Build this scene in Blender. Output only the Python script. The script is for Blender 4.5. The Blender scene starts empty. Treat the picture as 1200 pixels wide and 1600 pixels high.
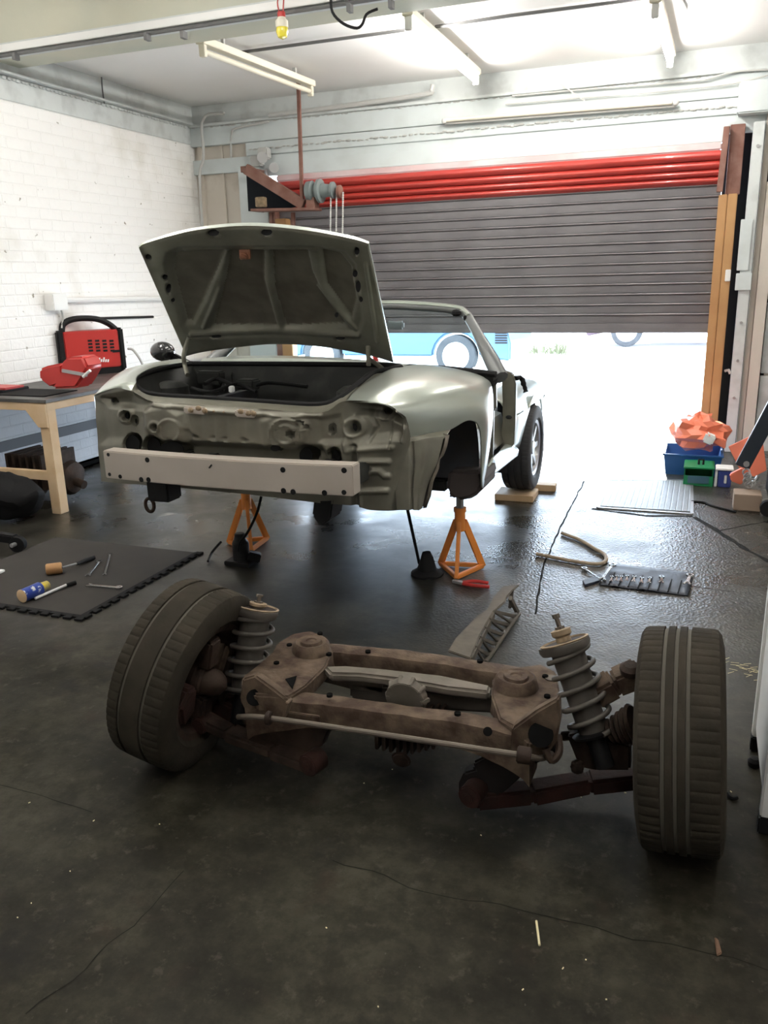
import bpy, bmesh, math, random
from mathutils import Vector, Matrix, noise
random.seed(7)
sc = bpy.context.scene
V = Vector
PI = math.pi

# ------------------------------------------------------------------ camera
CAM_H = 1.46
YAW, PITCH, ROLL, FPX = -0.3692, 0.2782, -0.0253, 1278.5
def cam_axes():
    cy, sy, cp, sp = math.cos(YAW), math.sin(YAW), math.cos(PITCH), math.sin(PITCH)
    d = V((sy*cp, cy*cp, -sp)); r = V((cy, -sy, 0)); u = r.cross(d)
    cr, sr = math.cos(ROLL), math.sin(ROLL)
    return r*cr+u*sr, u*cr-r*sr, d
R_, U_, D_ = cam_axes()
EYE = V((0, 0, CAM_H))
cam_data = bpy.data.cameras.new('camera')
cam = bpy.data.objects.new('camera', cam_data)
sc.collection.objects.link(cam)
cam_data.sensor_fit = 'VERTICAL'; cam_data.sensor_height = 32.0
cam_data.lens = 32.0*FPX/1600.0
cam_data.clip_start = 0.05; cam_data.clip_end = 300
m = Matrix((R_, U_, -D_)).transposed().to_4x4(); m.translation = EYE
cam.matrix_world = m
sc.camera = cam

def P(px, py, X=None, Y=None, Z=None):
    """photo pixel -> world point on the plane X=, Y= or Z="""
    v = R_*((px-600)/FPX) - U_*((py-800)/FPX) + D_
    if X is not None: t = (X-EYE.x)/v.x
    elif Y is not None: t = (Y-EYE.y)/v.y
    else: t = (Z-EYE.z)/v.z
    return EYE+v*t

# ------------------------------------------------------------------ world, sun, exposure
SUN_STRENGTH = 26.0
SKY_STRENGTH = 14.0
TUBE_STRENGTH = 118.0
w = bpy.data.worlds.new('sky'); sc.world = w; w.use_nodes = True
nt = w.node_tree; nt.nodes.clear()
bg = nt.nodes.new('ShaderNodeBackground'); out = nt.nodes.new('ShaderNodeOutputWorld')
bg.inputs[0].default_value = (0.68, 0.83, 1.0, 1); bg.inputs[1].default_value = SKY_STRENGTH
nt.links.new(bg.outputs[0], out.inputs[0])
sun_data = bpy.data.lights.new('sun', 'SUN'); sun_data.energy = SUN_STRENGTH; sun_data.angle = 0.01
sun_data.color = (1, 0.95, 0.86)
sun = bpy.data.objects.new('sun', sun_data); sc.collection.objects.link(sun)
sun_dir = V((0.18, -0.80, -0.60))
sun.rotation_euler = sun_dir.to_track_quat('-Z', 'Y').to_euler()
sc.view_settings.view_transform = 'Standard'; sc.view_settings.look = 'None'
sc.view_settings.exposure = 0.0; sc.view_settings.gamma = 1.0
sc.view_settings.use_curve_mapping = False

# ------------------------------------------------------------------ materials
def mat(name, col, rough=0.6, metal=0.0, col2=None, scale=8.0, amount=1.0, bump=0.0, bscale=None, spec=0.5, coat=0.0,
        emit=None, detail=5.0, lo=0.35, hi=0.65, rough2=None):
    M = bpy.data.materials.new(name); M.use_nodes = True
    n = M.node_tree.nodes; l = M.node_tree.links
    b = n['Principled BSDF']
    b.inputs['Base Color'].default_value = (*col, 1); b.inputs['Roughness'].default_value = rough
    b.inputs['Metallic'].default_value = metal; b.inputs['Specular IOR Level'].default_value = spec
    b.inputs['Coat Weight'].default_value = coat; b.inputs['Coat Roughness'].default_value = 0.08
    if emit:
        b.inputs['Emission Color'].default_value = (*emit[:3], 1); b.inputs['Emission Strength'].default_value = emit[3]
    if col2 or bump:
        tc = n.new('ShaderNodeTexCoord')
    if col2:
        t = n.new('ShaderNodeTexNoise'); t.inputs['Scale'].default_value = scale; t.inputs['Detail'].default_value = detail
        l.new(tc.outputs['Object'], t.inputs['Vector'])
        rp = n.new('ShaderNodeMapRange'); rp.inputs[1].default_value = lo; rp.inputs[2].default_value = hi
        rp.inputs[4].default_value = amount
        l.new(t.outputs[0], rp.inputs[0])
        mx = n.new('ShaderNodeMix'); mx.data_type = 'RGBA'
        mx.inputs[6].default_value = (*col, 1); mx.inputs[7].default_value = (*col2, 1)
        l.new(rp.outputs[0], mx.inputs[0]); l.new(mx.outputs[2], b.inputs['Base Color'])
        if rough2 is not None:
            mr = n.new('ShaderNodeMapRange'); mr.inputs[3].default_value = rough; mr.inputs[4].default_value = rough2
            l.new(rp.outputs[0], mr.inputs[0]); l.new(mr.outputs[0], b.inputs['Roughness'])
    if bump:
        t2 = n.new('ShaderNodeTexNoise'); t2.inputs['Scale'].default_value = bscale or scale*4; t2.inputs['Detail'].default_value = 4
        l.new(tc.outputs['Object'], t2.inputs['Vector'])
        bp = n.new('ShaderNodeBump'); bp.inputs['Strength'].default_value = bump; bp.inputs['Distance'].default_value = 0.004
        l.new(t2.outputs[0], bp.inputs['Height']); l.new(bp.outputs[0], b.inputs['Normal'])
    return M

M = {}
M['ceiling'] = mat('white ceiling board', (0.90, 0.89, 0.87), 0.8, col2=(0.84, 0.83, 0.80), scale=1.2, lo=.45, hi=.8)
M['steel_white'] = mat('grey-white painted steel', (0.60, 0.63, 0.62), 0.5, col2=(0.45, 0.47, 0.46), scale=6, bump=.3, bscale=30, lo=.5, hi=.75)
M['cream'] = mat('cream painted beam', (0.50, 0.52, 0.44), 0.7, col2=(0.58, 0.57, 0.46), scale=1.5, bump=.2, bscale=40)
M['lintel'] = mat('grey painted lintel boards', (0.60, 0.65, 0.65), 0.55, col2=(0.52, 0.56, 0.55), scale=5, lo=.45, hi=.8)
M['beige'] = mat('stained beige render', (0.62, 0.57, 0.50), 0.85, col2=(0.42, 0.36, 0.29), scale=3.5, lo=.55, hi=.85, bump=.3, bscale=60)
M['slat'] = mat('dark grey shutter steel', (0.150, 0.141, 0.150), 0.40, metal=.2, col2=(0.185, 0.176, 0.185), scale=3)
M['red'] = mat('red shutter paint', (0.40, 0.040, 0.030), 0.32, col2=(0.34, 0.032, 0.026), scale=2, coat=.3)
M['pink'] = mat('faded pink steel', (0.66, 0.55, 0.55), 0.5, col2=(0.58, 0.38, 0.38), scale=3)
M['rust_red'] = mat('red oxide steel', (0.15, 0.060, 0.042), 0.65, col2=(0.21, 0.11, 0.085), scale=9, bump=.2)
M['wood'] = mat('orange-brown timber', (0.46, 0.27, 0.115), 0.6, col2=(0.38, 0.20, 0.08), scale=3)
M['wood_pale'] = mat('pale sawn timber', (0.62, 0.46, 0.29), 0.65, col2=(0.54, 0.37, 0.21), scale=6)
M['dark_gap'] = mat('dark recess', (0.016, 0.018, 0.022), 0.9, spec=.05)
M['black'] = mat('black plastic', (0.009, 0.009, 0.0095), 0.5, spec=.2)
M['black_gloss'] = mat('glossy black plastic', (0.012, 0.012, 0.013), 0.15, coat=.6)
M['rubber'] = mat('black rubber', (0.009, 0.009, 0.0095), 0.75, spec=.15)
M['tyre'] = mat('dusty tyre rubber', (0.021, 0.018, 0.0135), 0.85, col2=(0.034, 0.0285, 0.021), scale=9, bump=.35, bscale=70, spec=.12)
M['tyre_dark'] = mat('dark tyre rubber', (0.030, 0.031, 0.034), 0.75, col2=(0.045, 0.045, 0.048), scale=8)
M['groove'] = mat('dust packed grooves', (0.085, 0.077, 0.062), 0.9)
M['silver'] = mat('silver-green car paint', (0.47, 0.51, 0.455), 0.30, metal=.55, col2=(0.43, 0.465, 0.41), scale=2, coat=.5)
M['primer'] = mat('unpolished grey-green body panel', (0.185, 0.178, 0.142), 0.42, metal=.35, col2=(0.115, 0.108, 0.083), scale=6, lo=.42, hi=.72, bump=.15, bscale=50)
M['hood_in'] = mat('dusty grey bonnet lining', (0.30, 0.295, 0.24), 0.42, metal=.3, col2=(0.20, 0.195, 0.155), scale=5, bump=.15)
M['bay'] = mat('dark engine bay panels', (0.018, 0.019, 0.0175), 0.55, spec=.25, col2=(0.04, 0.04, 0.036), scale=9, lo=.5, hi=.75)  # in the bay, dark colour stands in for shade on silver-grey paint
M['alu'] = mat('dull aluminium', (0.56, 0.50, 0.445), 0.42, metal=.35, col2=(0.50, 0.445, 0.39), scale=3)
M['alu_dust'] = mat('dust coated aluminium', (0.125, 0.106, 0.086), 0.65, metal=.2, col2=(0.085, 0.074, 0.058), scale=14, bump=.15)
M['rust'] = mat('dusty rusted steel', (0.038, 0.021, 0.013), 0.78, col2=(0.096, 0.068, 0.046), scale=16, bump=.9, bscale=45, spec=.3, detail=8, lo=.38, hi=.62)
M['rust_dark'] = mat('dark oily rust', (0.016, 0.010, 0.0075), 0.7, spec=.2, col2=(0.038, 0.024, 0.017), scale=16, bump=.4, bscale=70)
M['rust_deep'] = mat('deep red rust', (0.027, 0.010, 0.0075), 0.75, spec=.2, col2=(0.018, 0.010, 0.0075), scale=18, bump=.4)
M['rod'] = mat('worn grey steel rod', (0.10, 0.082, 0.065), 0.55, metal=.3)
M['spring'] = mat('dusty grey spring steel', (0.07, 0.061, 0.051), 0.6, col2=(0.05, 0.042, 0.034), scale=20)
M['dust_tan'] = mat('tan dusted mount', (0.26, 0.19, 0.115), 0.75, col2=(0.16, 0.115, 0.07), scale=30)
M['chrome'] = mat('chrome steel', (0.75, 0.75, 0.74), 0.18, metal=1)
M['steel'] = mat('grey steel', (0.42, 0.42, 0.42), 0.38, metal=.8)
M['orange'] = mat('orange jack paint', (0.78, 0.27, 0.045), 0.45, col2=(0.70, 0.24, 0.05), scale=10)
M['orange_plate'] = mat('salmon orange sheet', (0.72, 0.18, 0.10), 0.55)
M['bag'] = mat('orange-red plastic bag', (0.85, 0.22, 0.12), 0.35)
M['white'] = mat('white plastic', (0.80, 0.80, 0.78), 0.4)
M['paper'] = mat('white paper', (0.85, 0.85, 0.84), 0.7)
M['tube_off'] = mat('ivory lamp body', (0.74, 0.70, 0.58), 0.45)
M['tube_on'] = mat('lit fluorescent tube', (0.9, 0.9, 0.9), 0.3, emit=(1.0, 0.97, 0.92, TUBE_STRENGTH))
M['conduit'] = mat('grey painted conduit', (0.50, 0.50, 0.48), 0.5)
M['conduit_dark'] = mat('dark grey conduit', (0.13, 0.13, 0.13), 0.5)
M['yellow'] = mat('yellow glass bulb', (0.80, 0.68, 0.06), 0.2, coat=.5)
M['red_plain'] = mat('red plastic', (0.42, 0.022, 0.018), 0.38)
M['blue_box'] = mat('blue plastic tub', (0.02, 0.10, 0.30), 0.35)
M['green_box'] = mat('green plastic tub', (0.01, 0.22, 0.08), 0.35)
M['navy'] = mat('navy plastic', (0.03, 0.05, 0.22), 0.45)
M['wallet'] = mat('navy vinyl tool roll', (0.022, 0.027, 0.042), 0.5, bump=.3, bscale=30)
M['hose'] = mat('tan rubber hose', (0.30, 0.235, 0.16), 0.6)
M['mat_rub'] = mat('dusty brown rubber mat', (0.020, 0.0165, 0.0135), 0.8, col2=(0.027, 0.023, 0.0185), scale=5)
M['blue_car'] = mat('pale blue car paint', (0.035, 0.095, 0.165), 0.35, coat=.2)
M['far_car'] = mat('dark purple car paint', (0.06, 0.035, 0.05), 0.35)
M['outside'] = mat('sunlit pale concrete yard', (0.72, 0.73, 0.74), 0.9, col2=(0.66, 0.66, 0.66), scale=1.0)
M['hedge'] = mat('pale dry weeds', (0.10, 0.105, 0.06), 0.9)
M['bldg'] = mat('pale rendered building', (0.62, 0.60, 0.57), 0.9)
M['crack'] = mat('near-black filler', (0.006, 0.006, 0.006), 0.95, spec=.02)  # near-black; on the subframe it stands in for shade inside holes
M['straw'] = mat('pale straw', (0.70, 0.62, 0.38), 0.7)
M['chip'] = mat('brown wood chip', (0.12, 0.065, 0.038), 0.8)
M['purple'] = mat('grey brown painted block', (0.20, 0.15, 0.13), 0.8)

def glass_mat():
    g = bpy.data.materials.new('windscreen glass'); g.use_nodes = True
    n = g.node_tree.nodes; l = g.node_tree.links; n.clear()
    o = n.new('ShaderNodeOutputMaterial'); mx = n.new('ShaderNodeMixShader')
    t = n.new('ShaderNodeBsdfTransparent'); t.inputs[0].default_value = (.80, .90, .92, 1)
    gl = n.new('ShaderNodeBsdfGlossy'); gl.inputs[1].default_value = .04
    fr = n.new('ShaderNodeFresnel'); fr.inputs[0].default_value = 1.35
    l.new(fr.outputs[0], mx.inputs[0]); l.new(t.outputs[0], mx.inputs[1]); l.new(gl.outputs[0], mx.inputs[2]); l.new(mx.outputs[0], o.inputs[0])
    return g
M['glass'] = glass_mat()

def brick_mat():
    g = bpy.data.materials.new('whitewashed brick'); g.use_nodes = True
    n = g.node_tree.nodes; l = g.node_tree.links; b = n['Principled BSDF']
    tc = n.new('ShaderNodeTexCoord'); sx = n.new('ShaderNodeSeparateXYZ'); cx = n.new('ShaderNodeCombineXYZ')
    l.new(tc.outputs['Object'], sx.inputs[0])
    ad = n.new('ShaderNodeMath'); ad.operation = 'ADD'; l.new(sx.outputs[0], ad.inputs[0]); l.new(sx.outputs[1], ad.inputs[1])
    l.new(ad.outputs[0], cx.inputs[0]); l.new(sx.outputs[2], cx.inputs[1])
    br = n.new('ShaderNodeTexBrick'); br.inputs['Scale'].default_value = 1.0
    br.inputs['Brick Width'].default_value = .235; br.inputs['Row Height'].default_value = .078
    br.inputs['Mortar Size'].default_value = .007; br.inputs['Mortar Smooth'].default_value = .6
    l.new(cx.outputs[0], br.inputs['Vector'])
    ns = n.new('ShaderNodeTexNoise'); ns.inputs['Scale'].default_value = 2.2; ns.inputs['Detail'].default_value = 7
    l.new(tc.outputs['Object'], ns.inputs['Vector'])
    mr = n.new('ShaderNodeMapRange'); mr.inputs[1].default_value = .55; mr.inputs[2].default_value = .78; l.new(ns.outputs[0], mr.inputs[0])
    mx = n.new('ShaderNodeMix'); mx.data_type = 'RGBA'
    mx.inputs[6].default_value = (.90, .89, .865, 1); mx.inputs[7].default_value = (.74, .72, .66, 1); l.new(mr.outputs[0], mx.inputs[0])
    # small dark chips in the paint
    n2 = n.new('ShaderNodeTexNoise'); n2.inputs['Scale'].default_value = 16; n2.inputs['Detail'].default_value = 4; l.new(tc.outputs['Object'], n2.inputs['Vector'])
    m2 = n.new('ShaderNodeMapRange'); m2.inputs[1].default_value = .69; m2.inputs[2].default_value = .74; l.new(n2.outputs[0], m2.inputs[0])
    mx2 = n.new('ShaderNodeMix'); mx2.data_type = 'RGBA'; l.new(m2.outputs[0], mx2.inputs[0]); l.new(mx.outputs[2], mx2.inputs[6]); mx2.inputs[7].default_value = (.30, .27, .22, 1)
    # grey-blue below bench height: the bench's shade painted into the wall colour
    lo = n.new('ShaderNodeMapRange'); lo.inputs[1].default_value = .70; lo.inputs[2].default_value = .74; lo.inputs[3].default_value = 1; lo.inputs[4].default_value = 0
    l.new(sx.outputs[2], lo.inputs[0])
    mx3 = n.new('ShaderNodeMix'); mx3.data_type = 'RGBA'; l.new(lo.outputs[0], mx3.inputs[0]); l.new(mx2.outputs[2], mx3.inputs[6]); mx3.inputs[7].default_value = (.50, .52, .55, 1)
    l.new(mx3.outputs[2], b.inputs['Base Color']); b.inputs['Roughness'].default_value = .7
    sm = n.new('ShaderNodeMath'); sm.operation = 'MULTIPLY_ADD'; l.new(br.outputs['Fac'], sm.inputs[0]); sm.inputs[1].default_value = -.8; 
    n3 = n.new('ShaderNodeTexNoise'); n3.inputs['Scale'].default_value = 22; n3.inputs['Detail'].default_value = 4; l.new(tc.outputs['Object'], n3.inputs['Vector'])
    l.new(n3.outputs[0], sm.inputs[2])
    bp = n.new('ShaderNodeBump'); bp.inputs['Strength'].default_value = .55; bp.inputs['Distance'].default_value = .008
    l.new(sm.outputs[0], bp.inputs['Height']); l.new(bp.outputs[0], b.inputs['Normal'])
    return g
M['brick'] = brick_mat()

def floor_mat():
    g = bpy.data.materials.new('oil stained concrete'); g.use_nodes = True
    n = g.node_tree.nodes; l = g.node_tree.links; b = n['Principled BSDF']
    tc = n.new('ShaderNodeTexCoord')
    def ns(scale, det=6, rough=.55):
        t = n.new('ShaderNodeTexNoise'); t.inputs['Scale'].default_value = scale; t.inputs['Detail'].default_value = det
        t.inputs['Roughness'].default_value = rough; l.new(tc.outputs['Object'], t.inputs['Vector']); return t
    def rng(t, a, c, lo=0, hi=1):
        r = n.new('ShaderNodeMapRange'); r.inputs[1].default_value = a; r.inputs[2].default_value = c; r.inputs[3].default_value = lo; r.inputs[4].default_value = hi
        l.new(t.outputs[0], r.inputs[0]); return r
    def mixc(f, a, c):
        x = n.new('ShaderNodeMix'); x.data_type = 'RGBA'; l.new(f.outputs[0], x.inputs[0])
        if isinstance(a, tuple): x.inputs[6].default_value = (*a, 1)
        else: l.new(a.outputs[2], x.inputs[6])
        x.inputs[7].default_value = (*c, 1); return x
    big = rng(ns(2.3, 9, .68), .40, .62)
    c1 = mixc(big, (.0115, .0103, .0072), (.042, .0385, .0275))
    gr = rng(ns(13, 9, .72), .44, .60, 0, .55)
    c1 = mixc(gr, c1, (.0105, .0092, .0068))
    gl = rng(ns(19, 8, .7), .57, .66, 0, .5)
    c1 = mixc(gl, c1, (.060, .055, .042))
    st = rng(ns(3.1, 8, .65), .56, .66)
    c2 = mixc(st, c1, (.012, .011, .0095))
    br_ = rng(ns(5.5, 5), .60, .74, 0, .6)
    c3 = mixc(br_, c2, (.030, .021, .015))
    spk = rng(ns(60, 2), .72, .78, 0, .7)
    c4 = mixc(spk, c3, (.07, .065, .055))
    l.new(c4.outputs[2], b.inputs['Base Color'])
    vo = n.new('ShaderNodeTexVoronoi'); vo.inputs['Scale'].default_value = 78; l.new(tc.outputs['Object'], vo.inputs['Vector'])
    # coarse aggregate shows only in the wet-looking strip near the door
    sx = n.new('ShaderNodeSeparateXYZ'); l.new(tc.outputs['Object'], sx.inputs[0])
    ry = n.new('ShaderNodeMapRange'); ry.inputs[1].default_value = 2.6; ry.inputs[2].default_value = 3.6; l.new(sx.outputs[1], ry.inputs[0])
    rx = n.new('ShaderNodeMapRange'); rx.inputs[1].default_value = -1.3; rx.inputs[2].default_value = -.7; l.new(sx.outputs[0], rx.inputs[0])
    ml = n.new('ShaderNodeMath'); ml.operation = 'MULTIPLY'; l.new(ry.outputs[0], ml.inputs[0]); l.new(rx.outputs[0], ml.inputs[1])
    vm = n.new('ShaderNodeMath'); vm.operation = 'MULTIPLY'; l.new(vo.outputs['Distance'], vm.inputs[0]); l.new(ml.outputs[0], vm.inputs[1])
    rr = rng(ns(2.0, 6), .38, .62, .42, .62)
    # the floor by the door is polished by tyres and oil, the near floor is dusty
    gy = n.new('ShaderNodeMapRange'); gy.inputs[1].default_value = 2.3; gy.inputs[2].default_value = 4.0; l.new(sx.outputs[1], gy.inputs[0])
    rm = n.new('ShaderNodeMix'); rm.data_type = 'FLOAT'; l.new(gy.outputs[0], rm.inputs[0]); l.new(rr.outputs[0], rm.inputs[2])
    r2 = rng(ns(3.0, 6), .40, .65, .24, .42); l.new(r2.outputs[0], rm.inputs[3]); l.new(rm.outputs[0], b.inputs['Roughness'])
    sm = n.new('ShaderNodeMapRange'); sm.inputs[3].default_value = .08; sm.inputs[4].default_value = .95; l.new(gy.outputs[0], sm.inputs[0]); l.new(sm.outputs[0], b.inputs['Specular IOR Level'])
    f1 = ns(9, 8, .7)
    ad = n.new('ShaderNodeMath'); ad.operation = 'MULTIPLY_ADD'; l.new(vm.outputs[0], ad.inputs[0]); ad.inputs[1].default_value = 1.8; l.new(f1.outputs[0], ad.inputs[2])
    bp = n.new('ShaderNodeBump'); bp.inputs['Strength'].default_value = .30; bp.inputs['Distance'].default_value = .0042
    l.new(ad.outputs[0], bp.inputs['Height']); l.new(bp.outputs[0], b.inputs['Normal'])
    return g
M['floor'] = floor_mat()

def plate_mat():
    g = mat('checker plate steel', (.26, .28, .30), .5, metal=.3)
    n = g.node_tree.nodes; l = g.node_tree.links; b = n['Principled BSDF']
    tc = n.new('ShaderNodeTexCoord'); br = n.new('ShaderNodeTexBrick')
    br.inputs['Scale'].default_value = 1; br.inputs['Brick Width'].default_value = .035; br.inputs['Row Height'].default_value = .035; br.offset = 0
    br.inputs['Mortar Size'].default_value = .005; br.inputs['Mortar Smooth'].default_value = .4
    l.new(tc.outputs['Object'], br.inputs['Vector'])
    bp = n.new('ShaderNodeBump'); bp.inputs['Distance'].default_value = .006; bp.inputs['Strength'].default_value = .8; bp.invert = True
    l.new(br.outputs['Fac'], bp.inputs['Height']); l.new(bp.outputs[0], b.inputs['Normal'])
    return g
M['plate'] = plate_mat()

# ------------------------------------------------------------------ mesh building
def tag(o, label=None, cat=None, group=None, kind=None):
    if label: o['label'] = label
    if cat: o['category'] = cat
    if group: o['group'] = group
    if kind: o['kind'] = kind
    return o
def thing(name, label, cat, loc=(0, 0, 0), rotz=0, group=None):
    o = bpy.data.objects.new(name, None); sc.collection.objects.link(o)
    o.empty_display_size = .1; o.location = loc; o.rotation_euler = (0, 0, rotz)
    return tag(o, label, cat, group)
def copy_tree(o, parent=None):
    c = o.copy(); sc.collection.objects.link(c)
    if parent: c.parent = parent
    for ch in list(o.children): copy_tree(ch, c)
    return c

def root_loc(o):
    while o.parent: o = o.parent
    return o.location

SPLIT = set('''leg bolt_hole socket beam_bracket bracket bar_clamp corner_post tube_holder hanger clip chain latch_bolt latch_plate opening_shade slot strut_tower
cooling_fin wire vent_slot letter rib bolt washer handle arm_bush open_jaw chassis_rail_end header_catch bright_fitting clasp output_shaft knob pocket_seam
wiring_loom slat wheel_disc brace_strut foot bracket_plate'''.split())
class MB:
    def __init__(s): s.v = []; s.f = []; s.mi = []; s.cur = 0
    def add(s, vs, fs):
        k = len(s.v); s.v += [V(a) for a in vs]; s.f += [[i+k for i in f] for f in fs]; s.mi += [s.cur]*len(fs); return s
    def box(s, c, size, mtx=None):
        x, y, z = [a/2 for a in size]
        vs = [V((i*x, j*y, k*z)) for i in (-1, 1) for j in (-1, 1) for k in (-1, 1)]
        if mtx is not None: vs = [mtx @ a for a in vs]
        c = V(c)
        return s.add([a+c for a in vs], [(0, 1, 3, 2), (4, 6, 7, 5), (0, 4, 5, 1), (2, 3, 7, 6), (0, 2, 6, 4), (1, 5, 7, 3)])
    def mm(s, a, b):
        a, b = V(a), V(b); return s.box((a+b)/2, [abs(b[i]-a[i]) for i in range(3)])
    def beam(s, p0, p1, w_, h_, up=(0, 0, 1), w2=None, h2=None):
        p0, p1 = V(p0), V(p1); d = (p1-p0).normalized(); r = d.cross(V(up))
        if r.length < 1e-4: r = d.cross(V((1, 0, 0)))
        r.normalize(); u = r.cross(d); vs = []
        for p, a, b in ((p0, w_, h_), (p1, w2 or w_, h2 or h_)):
            vs += [p+r*(a/2*i)+u*(b/2*j) for i, j in ((-1, -1), (1, -1), (1, 1), (-1, 1))]
        return s.add(vs, [(3, 2, 1, 0), (4, 5, 6, 7), (0, 1, 5, 4), (1, 2, 6, 5), (2, 3, 7, 6), (3, 0, 4, 7)])
    def tube(s, pts, r, n=8, caps=True):
        pts = [V(p) for p in pts]; rs = r if isinstance(r, (list, tuple)) else [r]*len(pts)
        k = len(s.v); prev = None
        for i, p in enumerate(pts):
            d = (pts[min(i+1, len(pts)-1)]-pts[max(i-1, 0)])
            if d.length < 1e-9: d = V((0, 0, 1))
            d.normalize()
            if prev is None:
                a = d.cross(V((0, 0, 1)) if abs(d.z) < .9 else V((1, 0, 0))).normalized()
            else:
                a = (prev-d*prev.dot(d))
                a = a.normalized() if a.length > 1e-6 else d.cross(V((1, 0, 0))).normalized()
            prev = a; b = d.cross(a)
            s.v += [p+(a*math.cos(2*PI*j/n)+b*math.sin(2*PI*j/n))*rs[i] for j in range(n)]
        nf = 0
        for i in range(len(pts)-1):
            for j in range(n):
                s.f.append([k+i*n+j, k+i*n+(j+1) % n, k+(i+1)*n+(j+1) % n, k+(i+1)*n+j]); nf += 1
        if caps:
            s.f.append([k+j for j in range(n)][::-1]); s.f.append([k+(len(pts)-1)*n+j for j in range(n)]); nf += 2
        s.mi += [s.cur]*nf
        return s
    def lathe(s, prof, base, axis, n=24, closed=False, rfun=None):
        """prof: (along axis, radius)"""
        base = V(base); d = V(axis).normalized(); a = d.cross(V((0, 0, 1)) if abs(d.z) < .9 else V((1, 0, 0))).normalized(); b = d.cross(a)
        k = len(s.v); nf = 0
        for i, (h, r) in enumerate(prof):
            for j in range(n):
                rr = rfun(i, j, r) if rfun else r
                s.v.append(base+d*h+(a*math.cos(2*PI*j/n)+b*math.sin(2*PI*j/n))*rr)
        m_ = len(prof)
        for i in range(m_ if closed else m_-1):
            i2 = (i+1) % m_
            for j in range(n):
                s.f.append([k+i*n+j, k+i*n+(j+1) % n, k+i2*n+(j+1) % n, k+i2*n+j]); nf += 1
        if not closed:
            if prof[0][1] > 1e-5: s.f.append([k+j for j in range(n)][::-1]); nf += 1
            if prof[-1][1] > 1e-5: s.f.append([k+(m_-1)*n+j for j in range(n)]); nf += 1
        s.mi += [s.cur]*nf
        return s
    def cyl(s, p0, p1, r, n=20, r2=None):
        p0, p1 = V(p0), V(p1); return s.lathe([(0, r), ((p1-p0).length, r2 if r2 is not None else r)], p0, p1-p0, n)
    def prism(s, pts, ext):
        pts = [V(p) for p in pts]; e = V(ext); n = len(pts)
        return s.add(pts+[p+e for p in pts], [list(range(n))[::-1], [n+i for i in range(n)]]+[[i, (i+1) % n, n+(i+1) % n, n+i] for i in range(n)])
    def grid(s, rows):
        k = len(s.v); nr, nc = len(rows), len(rows[0])
        for r in rows: s.v += [V(p) for p in r]
        for i in range(nr-1):
            for j in range(nc-1):
                s.f.append([k+i*nc+j, k+i*nc+j+1, k+(i+1)*nc+j+1, k+(i+1)*nc+j]); s.mi.append(s.cur)
        return s
    def sphere(s, c, r, n=16, sq=(1, 1, 1)):
        c = V(c); rows = []
        for i in range(n//2+1):
            t = PI*i/(n//2); rows.append([c+V((sq[0]*r*math.sin(t)*math.cos(2*PI*j/n), sq[1]*r*math.sin(t)*math.sin(2*PI*j/n), sq[2]*r*math.cos(t))) for j in range(n+1)])
        return s.grid(rows)
    def xf(s, mtx):
        s.v = [mtx @ a for a in s.v]; return s
    def jitter(s, a, sc_=6):
        s.v = [p+noise.noise_vector(p*sc_)*a for p in s.v]; return s
    def pieces(s):
        par = list(range(len(s.v)))
        def fd(i):
            while par[i] != i: par[i] = par[par[i]]; i = par[i]
            return i
        for f in s.f:
            for k in f[1:]: par[fd(k)] = fd(f[0])
        out = {}
        for f, mi in zip(s.f, s.mi): out.setdefault(fd(f[0]), []).append((f, mi))
        res = []
        for fs in out.values():
            used = sorted({i for f, _ in fs for i in f}); ix = {i: k for k, i in enumerate(used)}
            p = MB(); p.v = [s.v[i] for i in used]; p.f = [[ix[i] for i in f] for f, _ in fs]; p.mi = [mi for _, mi in fs]; res.append(p)
        return res
    def builds(s, name, mats, parent=None, **k):
        """each loose piece becomes an object of its own"""
        return [p.build1(name, mats, parent, **k) for p in s.pieces()]
    def build(s, name, mats, parent=None, **k):
        if name in SPLIT: return s.builds(name, mats, parent, **k)[0]
        return s.build1(name, mats, parent, **k)
    def build1(s, name, mats, parent=None, smooth=35, bevel=0, world=True, solid=0, subd=0, seg=2):
        me = bpy.data.meshes.new(name)
        off = V((0, 0, 0))
        if parent is not None and world: off = V(root_loc(parent))
        me.from_pydata([tuple(a-off) for a in s.v], [], s.f)
        mats = mats if isinstance(mats, (list, tuple)) else [mats]
        for k_ in mats: me.materials.append(M[k_] if isinstance(k_, str) else k_)
        me.polygons.foreach_set('material_index', s.mi)
        bm = bmesh.new(); bm.from_mesh(me)
        bmesh.ops.remove_doubles(bm, verts=bm.verts, dist=1e-5)
        bmesh.ops.recalc_face_normals(bm, faces=bm.faces)
        if bevel:
            es = [e for e in bm.edges if len(e.link_faces) == 2 and e.calc_face_angle(0) > math.radians(30)]
            bmesh.ops.bevel(bm, geom=es, offset=bevel, segments=seg, affect='EDGES', clamp_overlap=True)
        bm.to_mesh(me); bm.free()
        if smooth:
            me.shade_smooth() if hasattr(me, 'shade_smooth') else None
            me.set_sharp_from_angle(angle=math.radians(smooth))
        o = bpy.data.objects.new(name, me); sc.collection.objects.link(o)
        if parent is not None: o.parent = parent
        if subd:
            md = o.modifiers.new('s', 'SUBSURF'); md.levels = subd; md.render_levels = subd
        if solid:
            md = o.modifiers.new('t', 'SOLIDIFY'); md.thickness = abs(solid); md.offset = -1 if solid > 0 else 1
        return o

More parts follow.
